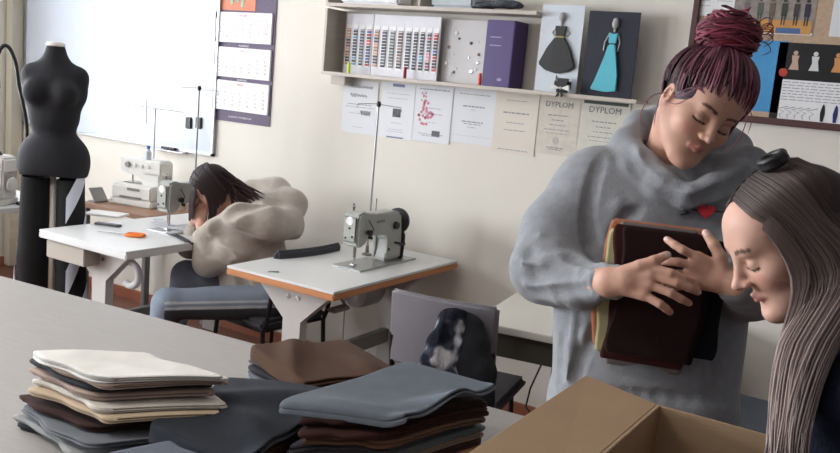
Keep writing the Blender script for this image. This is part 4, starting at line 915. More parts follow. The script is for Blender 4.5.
# ---------------------------------------------------------------- people
m_skin = mat('skin', (198, 150, 128), .55, attr='Col', spec=.35, bump=.04, bscale=220)
m_hair = mat('hair', (60, 40, 36), .5, attr='Col', spec=.35)
def lin(c): return np.array(sr(c)[:3])
def cdir(v): v = np.array(v, float); return nrm(v[0]*RT+v[1]*DN+v[2]*FW)
class Head:
    """local axes: x to the person's left, y backwards, z up through the crown"""
    def __init__(s, c, F, U, sc): 
        s.c = np.array(c); s.ey = -nrm(F); s.ez = nrm(U-s.ey*(U@s.ey)); s.ex = np.cross(s.ey, s.ez); s.R = np.array([s.ex, s.ey, s.ez]); s.s = sc
    def w(s, x, y, z): return s.c+s.s*(x*s.ex+y*s.ey+z*s.ez)
    def l(s, V): return ((V-s.c)@s.R.T)/s.s
    def e(s, c, r, k=.01, sub=False): return ell(s.w(*c), np.array(r)*s.s, k*s.s, s.R, sub)
    def k(s, a, b, ra, rb=None, k=.01, sub=False): return cap(s.w(*a), s.w(*b), ra*s.s, (ra if rb is None else rb)*s.s, k*s.s, sub)
    def prims(s, crown=0):
        p = [s.e((0, .012, .040-crown*.5), (.074, .094-crown*.5, .086-crown), .02), s.e((0, -.030, -.018), (.060, .060, .082), .03), s.e((0, .0, -.03), (.058, .07, .06), .03),
             s.k((0, -.045, -.068), (0, -.068, -.092), .036, .022, .025), s.k((.05, -.0, -.04), (.018, -.062, -.088), .022, .018, .025), s.k((-.05, -.0, -.04), (-.018, -.062, -.088), .022, .018, .025),
             s.e((0, -.081, -.094), (.017, .013, .013), .015), s.k((-.030, -.076, .024), (.030, -.076, .024), .012, .012, .016), s.e((0, -.060+crown*1.0, .06-crown*1.2), (.055, .03, .04-crown*.5), .03)]
        for q in (-1, 1):
            p += [s.e((q*.036, -.060, -.022), (.024, .022, .022), .02), s.e((q*.031, -.094, .002), (.019, .013, .011), .010, True), s.e((q*.030, -.0755, .001), (.0145, .0125, .0115), .003),
                  s.e((q*.0755, .008, -.004), (.008, .019, .030), .006), s.e((q*.079, .004, .0), (.004, .009, .014), .004, True)]
        p += [s.k((0, -.088, .012), (0, -.104, -.020), .0068, .0085, .012), s.e((0, -.110, -.026), (.0095, .0095, .0085), .008)]
        for q in (-1, 1): p += [s.e((q*.0115, -.099, -.029), (.0072, .0085, .0068), .006)]
        for q in (-1, 1):
            p += [s.k((q*.001, -.0945, -.0520), (q*.019, -.0855, -.0565), .0040, .0022, .005), s.k((0, -.0930, -.0618), (q*.016, -.0850, -.0585), .0045, .0022, .005)]
        p += [s.k((-.021, -.0955, -.0577), (.021, -.0955, -.0577), .0014, .0014, .003, True), s.e((0, -.0985, -.077), (.02, .008, .005), .010, True)]
        return p
    def colour(s, V, skin, lip, brow):
        L = s.l(V); x, y, z = L.T; col = np.tile(lin(skin), (len(V), 1))
        def put(mask, c, a=1.0): col[mask] = col[mask]*(1-a)+lin(c)*a
        ax = np.abs(x)
        face = (y < -.055)
        put(face & (np.hypot((ax-.038)/.018, (z+.028)/.016) < 1), (212, 140, 124), .35)
        lipw = .0205*np.clip(1-np.abs(z+.0575)/.017, 0, 1)**.35
        put(face & (ax < lipw) & (z > -.0672) & (z < -.0492) & (y < -.082), lip, .6)
        by = .0235+.006*np.sin(np.clip((ax-.012)/.034, 0, 1)*PI*.75)
        put(face & (ax > .012) & (ax < .047) & (np.abs(z-by) < .0034), brow, .85)
        ly = -.0045-.003*(1-((ax-.030)/.016)**2)
        put(face & (ax > .0145) & (ax < .0465) & (np.abs(z-ly) < .0022), (36, 24, 22), .95)
        put(face & (ax > .014) & (ax < .046) & (np.abs(z-.004) < .004), brow, .18)
        return col
def digits(fs, r0=.0085, r1=.0068):
    out = []
    for f in fs: out += chain(f, [r0, (r0+r1)/2+.0002, r1][:len(f)] if len(f) == 3 else [r0, r0*.95, (r0+r1)/2, r1], .0025)
    return out
def locks(name, paths, rad, cols, parent, m=None, seg=5):
    """many tapered hair locks in one mesh; cols: per path (root colour, tip colour)"""
    VV, FF, CC = [], [], []; base = 0
    for (pts, r, (c0, c1)) in zip(paths, rad, cols):
        pts = np.array(pts); n = len(pts); tg = np.gradient(pts, axis=0); tg /= np.linalg.norm(tg, axis=1)[:, None]+1e-9
        u = np.cross(tg, [.31, .22, .92]); u /= np.linalg.norm(u, axis=1)[:, None]+1e-9; v = np.cross(tg, u)
        t = np.linspace(0, 1, n); rr = r*np.clip(np.minimum(.5+t*4, 1.0)*np.minimum(1, .25+(1-t)*4), .1, 1)
        a = np.arange(seg)*2*PI/seg
        ring = pts[:, None]+(u[:, None]*np.cos(a)[None, :, None]+v[:, None]*np.sin(a)[None, :, None]*.8)*rr[:, None, None]
        VV.append(ring.reshape(-1, 3)); CC.append(np.repeat((1-t)[:, None]*lin(c0)+t[:, None]*lin(c1), seg, 0))
        i = np.arange(n-1)[:, None]*seg; k = np.arange(seg)[None]; k2 = (k+1) % seg
        FF.append((np.stack([i+k, i+k2, i+seg+k2, i+seg+k], -1).reshape(-1, 4))+base); base += n*seg
    return mesh_np(name, np.concatenate(VV), np.concatenate(FF), m or m_hair, parent, np.concatenate(CC))
def person(label, origin):
    return empty('person', label, 'person', origin)
def add(name, V, F, m, par, col=None): return mesh_np(name, V-np.array(par.location), F, m, par, col)
# ======== standing woman with the pink bun
DB = 1.93
g = person('woman with a pink hair bun in a grey hoodie holding a pile of dark cloths', (-.50, 1.93, 0))
hc = P(698, 109, 1.89)
hd = Head(hc, cdir((.09, .50, -.86)), cdir((.44, -.76, -.30)), .94)
nb = P(668, 172, 1.99)
sR, sL = P(598, 188, 1.97), P(738, 194, 1.97)
eR, eL = P(546, 268, 1.90), P(752, 286, 1.88)
wR, wL = P(611, 282, 1.695), P(737, 286, 1.70)
pb = hd.prims()+[cap(hd.w(0, .03, -.05), nb, .052, .058, .02), cap(nb, P(663, 200, 1.98), .06, .07, .03), cap(sR, sL, .05, .05, .03)]
pb += [cap(P(630, 220, 1.97), P(622, 330, 1.97), .09, .085, .05), cap(P(700, 224, 1.97), P(676, 335, 1.97), .09, .085, .05), cap(P(622, 330, 1.97), P(615, 400, 1.97), .085, .10, .05), cap(P(676, 335, 1.97), P(668, 400, 1.97), .085, .10, .05)]
pb += chain([sR, P(560, 232, 1.94), eR, P(582, 284, 1.80), wR], [.048, .044, .038, .034, .027], .01)+chain([sL, P(752, 240, 1.93), eL, wL], [.048, .042, .036, .027], .01)
H1, H2 = 1.665, 1.690
# her right hand (left in the photo)
kn = [P(646, 266, H1), P(651, 275, H1-.003), P(650, 285, H1-.003), P(644, 295, H1)]
for i, k_ in enumerate(kn): pb.append(cap(P(620, 275+i*4, H1+.016), k_, .0135, .0115, .008))
pb.append(cap(wR, P(626, 281, H1+.012), .026, .022, .012))
tipsR = [P(694, 283, H1+.012), P(698, 292, H1+.012), P(689, 303, H1+.012), P(670, 312, H1+.012)]
midsR = [P(671, 273, H1-.012), P(677, 283, H1-.012), P(671, 293, H1-.012), P(660, 304, H1-.01)]
m2R = [P(684, 279, H1-.004), P(689, 288, H1-.004), P(681, 299, H1-.004), P(666, 308.5, H1-.003)]
pb += digits([[kn[i], midsR[i], m2R[i], tipsR[i]] for i in range(4)])
thR = [P(624, 272, H1+.01), P(640, 266, H1), P(654, 261, H1-.004), P(667, 255, H1+.004)]; pb += chain(thR, [.013, .0115, .010, .008], .004)
# her left hand (right in the photo)
kl = [P(697, 257, H2-.006), P(691, 265, H2-.004), P(690, 274, H2), P(694, 283, H2)]
for i, k_ in enumerate(kl): pb.append(cap(P(724, 272+i*4.5, H2+.012), k_, .0135, .0115, .008))
pb.append(cap(wL, P(722, 280, H2+.008), .026, .022, .012))
tL = [[kl[0], P(683, 250, H2-.016), P(675, 245, H2-.010), P(667, 239.5, H2+.002)], [kl[1], P(678, 262, H2-.012), P(670, 261.5, H2-.004), P(661, 262, H2+.006)], [kl[2], P(677, 274, H2-.004), P(669, 275, H2+.002), P(660, 276, H2+.008)], [kl[3], P(683, 285, H2), P(676, 287, H2+.004), P(668, 288, H2+.008)]]
pb += digits(tL)
thL = [P(724, 270, H2+.004), P(720, 256, H2-.004), P(714, 245, H2-.004), P(706, 233, H2+.004)]; pb += chain(thL, [.013, .0115, .010, .008], .004)
V, F = sculpt(pb, .003, 1)
col = hd.colour(V, (200, 156, 136), (178, 98, 92), (58, 36, 32))
for tp_, pv in [(tipsR[i], m2R[i]) for i in range(4)]+[(f[3], f[2]) for f in tL]+[(thR[3], thR[2]), (thL[3], thL[2])]:
    d_ = nrm(tp_-pv); q = V-tp_; tow = -nrm(tp_-np.array([0, 0, EYE])); al = q@d_; sd = np.linalg.norm(q-np.outer(al, d_)-np.outer(q@tow, tow), axis=1)
    m_ = (al > -.006) & (al < .012) & (sd < .0052) & (q@tow > .002) & (np.linalg.norm(q, axis=1) < .016); col[m_] = lin((222, 196, 190))
add('body', V, F, m_skin, g, col)
# hoodie
m_hood = mat('grey_marl_jersey', (140, 143, 148), .95, bump=.4, bscale=260, var=.09, vscale=45, sheen=.2, spec=.15)
ph = [cap(sR, sL, .075, .075, .05), cap(P(604, 205, 1.97), P(604, 385, 1.97), .105, .112, .06), cap(P(712, 208, 1.97), P(686, 390, 1.97), .10, .108, .06), cap(P(655, 215, 1.96), P(645, 390, 1.96), .11, .118, .06)]
ph += chain([sR+np.array([0, 0, .0]), P(560, 232, 1.94), eR, P(582, 284, 1.80)], [.083, .080, .072, .056], .03)+[cap(P(590, 283, 1.77), P(610, 282, 1.71), .043, .040, .006)]
ph += chain([sL, P(752, 240, 1.93), eL, P(747, 287, 1.78)], [.080, .070, .064, .050], .03)+[cap(P(746, 287, 1.76), P(739, 286.5, 1.71), .042, .039, .006)]
# folds
fold = lambda pts, r, k=.014: chain([P(*p) for p in pts], [r*.4]+[r]*(len(pts)-2)+[r*.4], k)
ph += fold([(540, 236, 1.85), (556, 246, 1.845), (578, 250, 1.86)], .012)+fold([(522, 262, 1.83), (545, 262, 1.81), (570, 258, 1.80)], .012)+fold([(526, 284, 1.84), (552, 286, 1.79), (580, 276, 1.755)], .013)+fold([(535, 296, 1.86), (560, 298, 1.8), (590, 292, 1.75)], .011)
ph += fold([(604, 162, 1.905), (592, 195, 1.89), (584, 232, 1.88)], .008, .02)+fold([(622, 178, 1.885), (616, 205, 1.872), (606, 235, 1.87)], .007, .02)+fold([(640, 215, 1.86), (620, 205, 1.86), (600, 215, 1.88)], .009)
ph += fold([(730, 205, 1.90), (735, 230, 1.89), (730, 260, 1.88)], .011)+fold([(765, 262, 1.84), (758, 282, 1.82), (745, 300, 1.80)], .010)
ph += fold([(575, 312, 1.872), (572, 345, 1.868), (566, 380, 1.872)], .007)+fold([(590, 302, 1.868), (586, 335, 1.858), (584, 370, 1.862)], .006)+fold([(700, 345, 1.872), (704, 370, 1.87), (700, 395, 1.87)], .007)
# hem band, hood
ph += [cap(P(600, 402, 1.96), P(684, 407, 1.96), .115, .112, .01)]
ph += chain([P(640, 128, 2.04), P(628, 143, 1.97), P(640, 164, 1.90), P(662, 184, 1.855), P(686, 196, 1.835)], [.030, .034, .032, .028, .022], .02)
ph += chain([P(732, 150, 2.04), P(752, 163, 1.96), P(738, 176, 1.90), P(712, 188, 1.855), P(688, 197, 1.835)], [.028, .032, .030, .026, .022], .02)
ph += chain([P(640, 126, 2.05), P(665, 128, 2.10), P(700, 134, 2.11), P(735, 148, 2.05)], [.034, .05, .05, .034], .03)
ph += [ell(P(680, 160, 2.10), (.15, .08, .10), .04)]
ph += [cap(hd.w(0, .03, -.06), P(668, 176, 1.98), .062, .064, .004, sub=True), ell(hd.w(0, 0, .02), (.088, .105, .11), .004, hd.R, True)]
V, F = sculpt(ph, .008, 1)
for pts_, r_ in (([(603, 150), (591, 185), (588, 225), (598, 262)], .007), ([(562, 250), (582, 256), (604, 262)], .011), ([(520, 250), (545, 256), (575, 266)], .009), ([(524, 276), (552, 274), (586, 268)], .008), ([(534, 294), (562, 292), (588, 290)], .007),
        ([(606, 308), (596, 330), (580, 362), (572, 392)], .006), ([(592, 262), (593, 280), (592, 300)], .006), ([(622, 140), (636, 168), (662, 190), (689, 205), (716, 196), (744, 182), (760, 168)], .010), ([(645, 140), (655, 165), (690, 190)], .006),
        ([(612, 250), (606, 290), (608, 310)], .008), ([(640, 208), (622, 222), (612, 240)], .006), ([(728, 215), (738, 240), (742, 262)], .008), ([(690, 205), (686, 214)], .004), ([(550, 385), (590, 392), (640, 396), (700, 398), (735, 398)], .006), ([(712, 350), (716, 380), (712, 396)], .006), ([(560, 330), (556, 360), (558, 384)], .006)):
    crease(ph, V, pts_, r_*1.35, .014, .25)
V, F = sculpt(ph, .0042, 1)
N = vnormals(V, F); V = V+N*(.0022*wav(V, 21, 8, 10, 26)-.0035*np.abs(wav(V, 22, 5, 7, 15, (1, 1, .45)))**.6)[:, None]
HV = V.copy(); add('hoodie', V, F, m_hood, g)
# drawstring eyelets, heart
m_heart = mat('embroidered_red', (176, 22, 38), .7, bump=.4, bscale=400); m_thr = mat('embroidered_black', (24, 22, 26), .8)
dh = hit(HV, 706, 211, 6) or 1.86
def on_plane(px, py, D, poly, h, name, m, par, rotd=0):
    c = P(px, py, D); n_ = nrm(-ray(px, py)); r_ = nrm(np.cross([0, 0, 1], n_)); u_ = np.cross(n_, r_)
    M = Matrix(((r_[0], u_[0], n_[0], c[0]), (r_[1], u_[1], n_[1], c[1]), (r_[2], u_[2], n_[2], c[2]), (0, 0, 0, 1)))@Matrix.Rotation(rotd, 4, 'Z')
    bm = bmesh.new(); prism(bm, poly, h, Matrix.Translation(-Vector(par.location))@M, 0); return obj(name, bm, m, par)
hs_ = .00105
heart = [(16*math.sin(t)**3*hs_, (13*math.cos(t)-5*math.cos(2*t)-2*math.cos(3*t)-math.cos(4*t))*hs_) for t in np.linspace(0, 2*PI, 29)[:-1]]
on_plane(706, 211, dh-.002, heart, .004, 'heart_patch', m_heart, g)
on_plane(706, 211, dh-.000, [(-.040, -.003), (.034, .001), (.034, -.004), (.045, -.001), (.035, .006), (.034, .0035), (-.040, .0005)], .003, 'arrow_patch', m_thr, g)
on_plane(688, 212.5, dh-.001, [(-.012, -.004), (.004, 0), (-.012, .004), (-.016, .009), (-.004, .006), (.0, .001), (-.004, -.006), (-.016, -.008)], .004, 'arrow_feather', m_thr, g)
# trousers and shoes
m_den = mat('dark_denim', (44, 48, 62), .9, bump=.2, bscale=300); m_shoe = mat('black_shoe', (26, 26, 28), .5)
hpL, hpR = P(612, 405, 1.97), P(672, 408, 1.97)
fa = nrm([RT[0], RT[1], 0]); fwd_ = nrm([.26, -.97, 0]); b0 = np.array(g.location)
pt_ = [cap(hpL, hpR, .10, .10, .04)]
for s, hp in ((-1, hpL), (1, hpR)):
    f0 = b0+fa*s*.09+np.array([0, .02, 0])-fwd_*.0
    pt_ += chain([hp-np.array([0, 0, .06]), np.array([f0[0], f0[1], .52]), np.array([f0[0], f0[1]+.01, .10])], [.095, .068, .055], .03)
    pt_.append(cap(np.array([f0[0], f0[1]+.01, .0]), np.array([f0[0], f0[1]+.01, .075]), .03, .03, .001, sub=False))
V, F = sculpt(pt_, .009, 1); V[:, 2] = np.maximum(V[:, 2], .075); add('trousers', V, F, m_den, g)
for s in (-1, 1):
    f0 = b0+fa*s*.09+np.array([0, .02, 0])
    V, F = sculpt([cap(np.array([f0[0], f0[1], .045])-fwd_*.05, np.array([f0[0], f0[1], .035])+fwd_*.13, .042, .036, .02), cap(np.array([f0[0], f0[1]+.01, .05]), np.array([f0[0], f0[1]+.01, .11]), .042, .045, .02)], .006, 1)
    V[:, 2] = np.maximum(V[:, 2], .0006); add('shoe', V, F, m_shoe, g)
# hair drawn up into the bun
rnd = random.Random(11)
bun = P(729, 36, 1.90); anc = hd.l(P(724, 47, 1.90)[None])[0]
E0 = np.array([0, .012, .040]); ER = np.array([.084, .103, .094])
def onE(v, k_=1.0): v = (v-E0)/ER; return E0+v/np.linalg.norm(v)*ER*k_
loop = spline([(0, -.096, .064), (.042, -.086, .054), (.066, -.055, .050), (.075, -.030, .018), (.079, .0, .026), (.080, .035, .010), (.066, .062, -.040), (.03, .085, -.058), (0, .090, -.062),
               (-.03, .085, -.058), (-.066, .062, -.040), (-.080, .035, .010), (-.079, .0, .026), (-.075, -.030, .018), (-.066, -.055, .050), (-.042, -.086, .054), (0, -.096, .064)], 260)
paths, rad, cols = [], [], []
an = (onE(anc)-E0)/ER
for i in range(620):
    a = loop[rnd.randrange(260)]+np.array([rnd.gauss(0, .002) for _ in range(3)]); st_ = 0 if i < 170 else rnd.uniform(.0, .55)
    va = (onE(a)-E0)/ER; kk = (1.045 if a[1] < -.05 else 1.02)+rnd.random()*.035; pp = []; jt = rnd.gauss(0, .05)
    om = math.acos(max(-1, min(1, va@an))); side = nrm(np.cross(va, an))
    vol_ = rnd.uniform(.03, .11)
    for t in np.linspace(st_, 1, 15):
        q = (math.sin((1-t)*om)*va+math.sin(t*om)*an)/math.sin(om); q = q+side*jt*math.sin(PI*t)
        lift = kk+vol_*math.sin(PI*min(1, t*1.1))+(.0 if t < .8 else (t-.8)*.25)
        pp.append(hd.w(*(E0+nrm(q)*ER*lift)))
    paths.append(pp); rad.append(rnd.uniform(.0014, .0032))
    front = a[1] < -.02
    c0 = rnd.choice([(140, 84, 104), (112, 62, 80), (72, 44, 50), (52, 34, 38)] if front else [(70, 40, 50), (96, 52, 66), (50, 34, 38)])
    cols.append((c0, rnd.choice([(96, 46, 62), (62, 36, 44), (110, 58, 76)])))
hr = locks('hair', [np.array(p)-b0 for p in paths], rad, cols, g)
V, F = sculpt([ell(hd.w(*E0), ER*hd.s*.975, .01, hd.R), ell(hd.w(0, -.13, -.035), np.array([.10, .10, .115])*hd.s, .012, hd.R, True), ell(hd.w(0, .0, -.13), np.array([.12, .07, .09])*hd.s, .01, hd.R, True)], .005, 1)
cc_ = np.tile(lin((54, 33, 40)), (len(V), 1)); add('scalp_hair', V, F, m_hair, g, cc_)
paths, rad, cols = [], [], []
bU = cdir((.15, -1, -.1)); bR = cdir((1, .12, 0)); bF = np.cross(bR, bU)
for i in range(260):
    ph0 = rnd.random()*6.28; tl = rnd.gauss(0, .5); rr0 = rnd.uniform(.60, 1.05); hgt = rnd.gauss(0, .017); arc = rnd.uniform(2, 4.6); pp = []
    for t in np.linspace(0, 1, 14):
        a = ph0+arc*t; x, y, z = math.cos(a)*.062*rr0, math.sin(a)*.048*rr0, hgt*1.2+math.sin(a+1)*.022*tl+.004*math.sin(a*3+i)
        sc_ = math.sqrt(max(.3, 1-(z/.055)**2)); pp.append(bun+bR*x*sc_+bF*y*sc_+bU*z)
    paths.append(pp); rad.append(rnd.uniform(.0016, .0042)); cols.append((rnd.choice([(122, 46, 66), (96, 36, 54), (142, 62, 84), (74, 30, 44)]), rnd.choice([(150, 70, 92), (104, 40, 58)])))
for i in range(9):
    a = rnd.uniform(-.5, .6); d0 = bR*math.cos(a)+bU*math.sin(a); pp = spline([bun+d0*.05, bun+d0*.075+bU*.008, bun+d0*.088-bU*.008*rnd.random(), bun+d0*.07-bU*.02], 10); paths.append(pp); rad.append(.0013); cols.append(((110, 44, 62), (150, 74, 96)))
bn = locks('hair_bun', [np.array(p)-b0 for p in paths], rad, cols, g)
V, F = sculpt([ell(bun, (.052, .042, .036), .01, np.array([bR, bF, bU])), cap(bun, hd.w(*onE(anc)), .03, .03, .02)], .005, 1)
add('bun_core', V, F, m_hair, g, np.tile(lin((84, 34, 48)), (len(V), 1)))
part('hair_tie', lambda bm: tube(bm, [Vector(P(724, 44, 1.885)-b0+bR*.034*math.cos(a)+bF*.03*math.sin(a)+bU*.003*math.sin(5*a)) for a in np.linspace(0, 2*PI, 24)], .0055, 8), mat('red_hair_tie', (140, 30, 44), .6), g, smooth=True)
# loose wisps around the face
wp = [[P(668, 92, 1.84), P(652, 96, 1.83), P(642, 110, 1.84), P(640, 128, 1.86)], [P(672, 98, 1.83), P(690, 88, 1.80), P(706, 92, 1.79)], [P(744, 108, 1.82), P(746, 122, 1.81), P(738, 140, 1.81), P(726, 152, 1.82)], [P(748, 104, 1.83), P(752, 118, 1.82), P(748, 134, 1.82)], [P(660, 96, 1.86), P(656, 112, 1.86), P(654, 126, 1.87)],
      [P(668, 96, 1.83), P(684, 95, 1.80), P(700, 86, 1.79)], [P(664, 100, 1.84), P(676, 104, 1.81), P(690, 98, 1.795)]]
for i in range(34):   # fringe combed sideways over the temple and forehead
    t = rnd.random(); x0 = -.074+.050*t; a_ = onE(np.array([x0, -.045-.040*t, .052+.024*t]), 1.03); b__ = onE(np.array([x0+.018, -.078, .046]), 1.02+.02*rnd.random()); c__ = onE(np.array([x0+.046, -.090, .062+.01*rnd.random()]), 1.02)
    wp.append([hd.w(*a_), hd.w(*b__), hd.w(*c__)])
for i in range(26):
    t = rnd.random(); a_ = onE(np.array([.055+.02*t, -.068+.02*t, .055]), 1.03); b__ = onE(np.array([.074, -.052+.02*t, .022]), 1.03); wp.append([hd.w(*a_), hd.w(*b__), hd.w(.074, -.045+.02*t, -.01-.02*rnd.random())])
locks('loose_strands', [spline(p, 12)-b0 for p in wp], [.0012]*len(wp), [((120, 70, 88), (158, 98, 116))]*len(wp), g)

# ======== cloths she holds
def held(name, lab, x0, x1, yt, yb, D, th, col, seed, layers=2, tilt=0):
    """upright folded cloth; corners given at its top edge"""
    a, b_ = P(x0, yt, D), P(x1, yt, D); hgt = (a-P(x0-12, yb, D))[2]
    V, F = garment_mesh([(0, 0), (hgt, 0), (hgt, np.linalg.norm((b_-a)[:2])), (0, np.linalg.norm((b_-a)[:2]))], 0, th, layers, seed, wob=.0015, rcr=.03)
    r_ = nrm([(b_-a)[0], (b_-a)[1], 0]); nn_ = np.cross(r_, [0, 0, 1.0])   # towards the camera
    V = V-np.array([0, 0, th/2])
    W = a+np.outer(V[:, 1], r_)-np.outer(V[:, 0], [0, 0, 1.0])+np.outer(V[:, 2], nn_)
    c = W.mean(0); o = mesh_np(name, W-c, F, fabric(col)); o.location = c
    bm = bmesh.new(); bm.from_mesh(o.data); bmesh.ops.recalc_face_normals(bm, faces=bm.faces); bm.to_mesh(o.data); bm.free()
    return tag(o, lab, 'folded cloth', 'cloths held against the grey hoodie')
held('folded_garment', 'orange tan folded cloth held nearest to the grey hoodie', 606, 706, 218, 352, 1.800, .010, (190, 126, 96), 1)
held('folded_garment', 'pale yellow folded cloth peeking out at the left of the held pile', 606, 690, 228, 358, 1.788, .008, (190, 184, 140), 2)
held('folded_garment', 'grey folded cloth in the middle of the held pile', 618, 703, 221, 372, 1.778, .008, (128, 120, 118), 3)
held('folded_garment', 'black folded cloth sticking out at the right of the held pile', 646, 732, 232, 354, 1.768, .010, (26, 28, 36), 4)
held('folded_garment', 'maroon brown folded cloth second from the front of the held pile', 616, 708, 224, 366, 1.756, .010, (66, 34, 32), 5)
held('folded_garment', 'darkest brown folded cloth at the front under both hands', 622, 716, 226, 360, 1.742, .014, (40, 24, 24), 6, 3)

# ======== woman with long hair at the right edge
w2 = person('woman with long straight ash blonde hair in profile, leaning over the cardboard box', (.34, 1.22, 0)); b0 = np.array(w2.location)
h2 = Head(P(789.5, 237.5, 1.35), cdir((-.86, .50, .02)), cdir((-.50, -.86, -.08)), .88)
nb2 = np.array([-.015, 1.335, 1.375]); ch = np.array([.14, 1.27, 1.17]); hi = np.array([.33, 1.22, .93])
shN, shF = P(858, 412, 1.30), np.array([.075, 1.47, 1.315])
pb = h2.prims(.010)+[cap(h2.w(0, .035, -.05), nb2, .050, .056, .02), cap(nb2, ch, .06, .08, .04), cap(shN, shF, .05, .05, .03), cap(ch+np.array([0, -.07, 0]), hi+np.array([0, -.06, 0]), .09, .10, .05), cap(ch+np.array([0, .07, 0]), hi+np.array([0, .06, 0]), .09, .10, .05)]
elN, elF = np.array([.23, 1.06, 1.10]), np.array([.24, 1.52, 1.12]); wrN, wrF = np.array([.115, 1.03, 1.275]), np.array([.11, 1.27, 1.285])
pb += chain([shN, elN, wrN], [.046, .038, .027], .01)+chain([shF, elF, wrF], [.046, .038, .027], .01)
for wr in (wrN, wrF):
    kk = wr+np.array([-.06, 0, .0])
    pb.append(cap(wr, wr+np.array([-.03, 0, .0]), .024, .02, .01))
    for j in range(4):
        o_ = (j-1.5)*.018; k0 = wr+np.array([-.066, o_, .003]); pb.append(cap(wr+np.array([-.015, o_*.6, 0]), k0, .013, .0105, .008))
        pb += digits([[k0, k0+np.array([-.033, 0, -.004]), k0+np.array([-.047, 0, -.022]), k0+np.array([-.048, 0, -.042])]])
    pb += chain([wr+np.array([-.02, -.025, -.005]), wr+np.array([-.045, -.042, -.01]), wr+np.array([-.07, -.045, -.014])], [.013, .011, .0085], .004)
V, F = sculpt(pb, .003, 1); col = h2.colour(V, (208, 166, 148), (186, 112, 108), (70, 50, 44)); add('body', V, F, m_skin, w2, col)
# open eye slit of the near side
m_nav = mat('navy_jacket_cloth', (20, 26, 44), .8, bump=.3, bscale=200, spec=.2)
pj = [cap(nb2+np.array([.03, .0, -.03]), ch, .088, .115, .05), cap(nb2+np.array([.0, -.03, -.05]), shN, .066, .070, .04), cap(shN, shF, .072, .072, .05), cap(ch+np.array([0, -.07, 0]), hi+np.array([0, -.06, 0]), .112, .12, .05), cap(ch+np.array([0, .07, 0]), hi+np.array([0, .06, 0]), .112, .12, .05)]
pj += chain([shN, elN, wrN+np.array([.035, 0, -.03])], [.068, .058, .040], .02)+chain([shF, elF, wrF+np.array([.035, 0, -.03])], [.068, .058, .040], .02)
pj += [ell(h2.c, (.1, .1, .12), .004, h2.R, True)]
pj += [cap(np.array([-.19, .9, 1.0]), np.array([-.19, 1.4, 1.0]), .222, .222, .004, sub=True)]
V, F = sculpt(pj, .006, 1); V = V+vnormals(V, F)*(.003*wav(V, 31, 6, 10, 24))[:, None]; add('jacket', V, F, m_nav, w2)
pl_ = [cap(hi+np.array([0, -.07, -.02]), hi+np.array([0, .07, -.02]), .105, .105, .04)]
for s in (-1, 1):
    f0 = b0+np.array([.0, s*.095, 0]); pl_ += chain([hi+np.array([0, s*.08, -.06]), f0+np.array([.0, 0, .5]), f0+np.array([.01, 0, .09])], [.095, .068, .055], .03)
V, F = sculpt(pl_, .009, 1); add('trousers', V, F, m_den, w2)
for s in (-1, 1):
    f0 = b0+np.array([.0, s*.095, 0]); V, F = sculpt([cap(f0+np.array([.05, 0, .045]), f0+np.array([-.13, 0, .035]), .042, .036, .02), cap(f0+np.array([.01, 0, .05]), f0+np.array([.01, 0, .10]), .042, .046, .02)], .006, 1)
    V[:, 2] = np.maximum(V[:, 2], .0006); add('shoe', V, F, m_shoe, w2)
# her hair
rnd = random.Random(5); paths, rad, cols = [], [], []
E0 = np.array([0, .014, .034]); ER = np.array([.079, .099, .083])
for i in range(1900):
    side = 1 if i < 1550 else -1                                      # camera side is her left: local +x
    t = rnd.random()**.85
    s0 = np.array([side*.004, -.070+.15*t, .118]); s0 = onE(s0)
    th_ = rnd.random()
    k1 = 1.0+rnd.random()*.05
    m1 = onE(np.array([side*.055, -.060+.140*t, .078])); m2_ = onE(np.array([side*.088, -.048+.138*t, .02]))
    pts = [h2.w(*(E0+(s0-E0)*k1)), h2.w(*(E0+(m1-E0)*k1)), h2.w(*(E0+(m2_-E0)*k1))]
    p2 = pts[-1]
    q2 = h2.w(side*(.084+.014*th_), -.062+.165*t, -.060)
    if side < 0: q2 = h2.w(side*.084, .02+.08*t, -.060)
    pts.append(q2)
    if side > 0:
        e1 = P(777+60*t, 350, 1.265-.035*th_); e2 = P(770+40*t+rnd.gauss(0, 2), 420, 1.225-.03*th_); e3 = P(767+34*t+rnd.gauss(0, 4), 480+rnd.uniform(-10, 16), 1.20-.03*th_)
        pts += [e1, e2, e3]
    else:
        q3 = q2+np.array([0, .015, -.10]); pts += [q3, q3+np.array([0.01, .01, -.12])]
    paths.append(spline(pts, 24)); rad.append(rnd.uniform(.0008, .0022))
    dark = [(44, 34, 32), (58, 45, 42), (74, 58, 54)]; light = [(160, 142, 136), (136, 120, 116), (176, 158, 150), (112, 98, 96)] if t < .62 else [(96, 82, 80), (74, 62, 62), (120, 106, 102)]
    cols.append((rnd.choice(dark), rnd.choice(light)))
# camera-side front hairline sweep
for i in range(330):
    t = rnd.random(); a = onE(np.array([.004+.05*t, -.084+.045*t, .088-.012*t]))
    b_ = onE(np.array([.070, -.056+.03*t, .048])); c_ = h2.w(.088+.006*rnd.random(), -.060+.03*t, -.035)
    paths.append(spline([h2.w(*(E0+(a-E0)*1.0)), h2.w(*(E0+(b_-E0)*1.05)), c_, P(778+10*t, 350, 1.255), P(770+10*t, 425, 1.225), P(768+10*t, 478, 1.20)], 22)); rad.append(rnd.uniform(.0008, .0020)); cols.append(((64, 50, 46), (156, 138, 132)))
locks('hair', [p-b0 for p in paths], rad, cols, w2, seg=4)
V, F = sculpt([ell(h2.w(*E0), ER*h2.s*.955, .01, h2.R), ell(h2.w(.0, -.150, -.05), np.array([.16, .132, .135])*h2.s, .012, h2.R, True), cap(h2.w(0, .05, .0), P(850, 345, 1.37), .065, .05, .03), ell(h2.w(0, -.02, -.10), np.array([.12, .075, .085])*h2.s, .01, h2.R, True)], .005, 1)
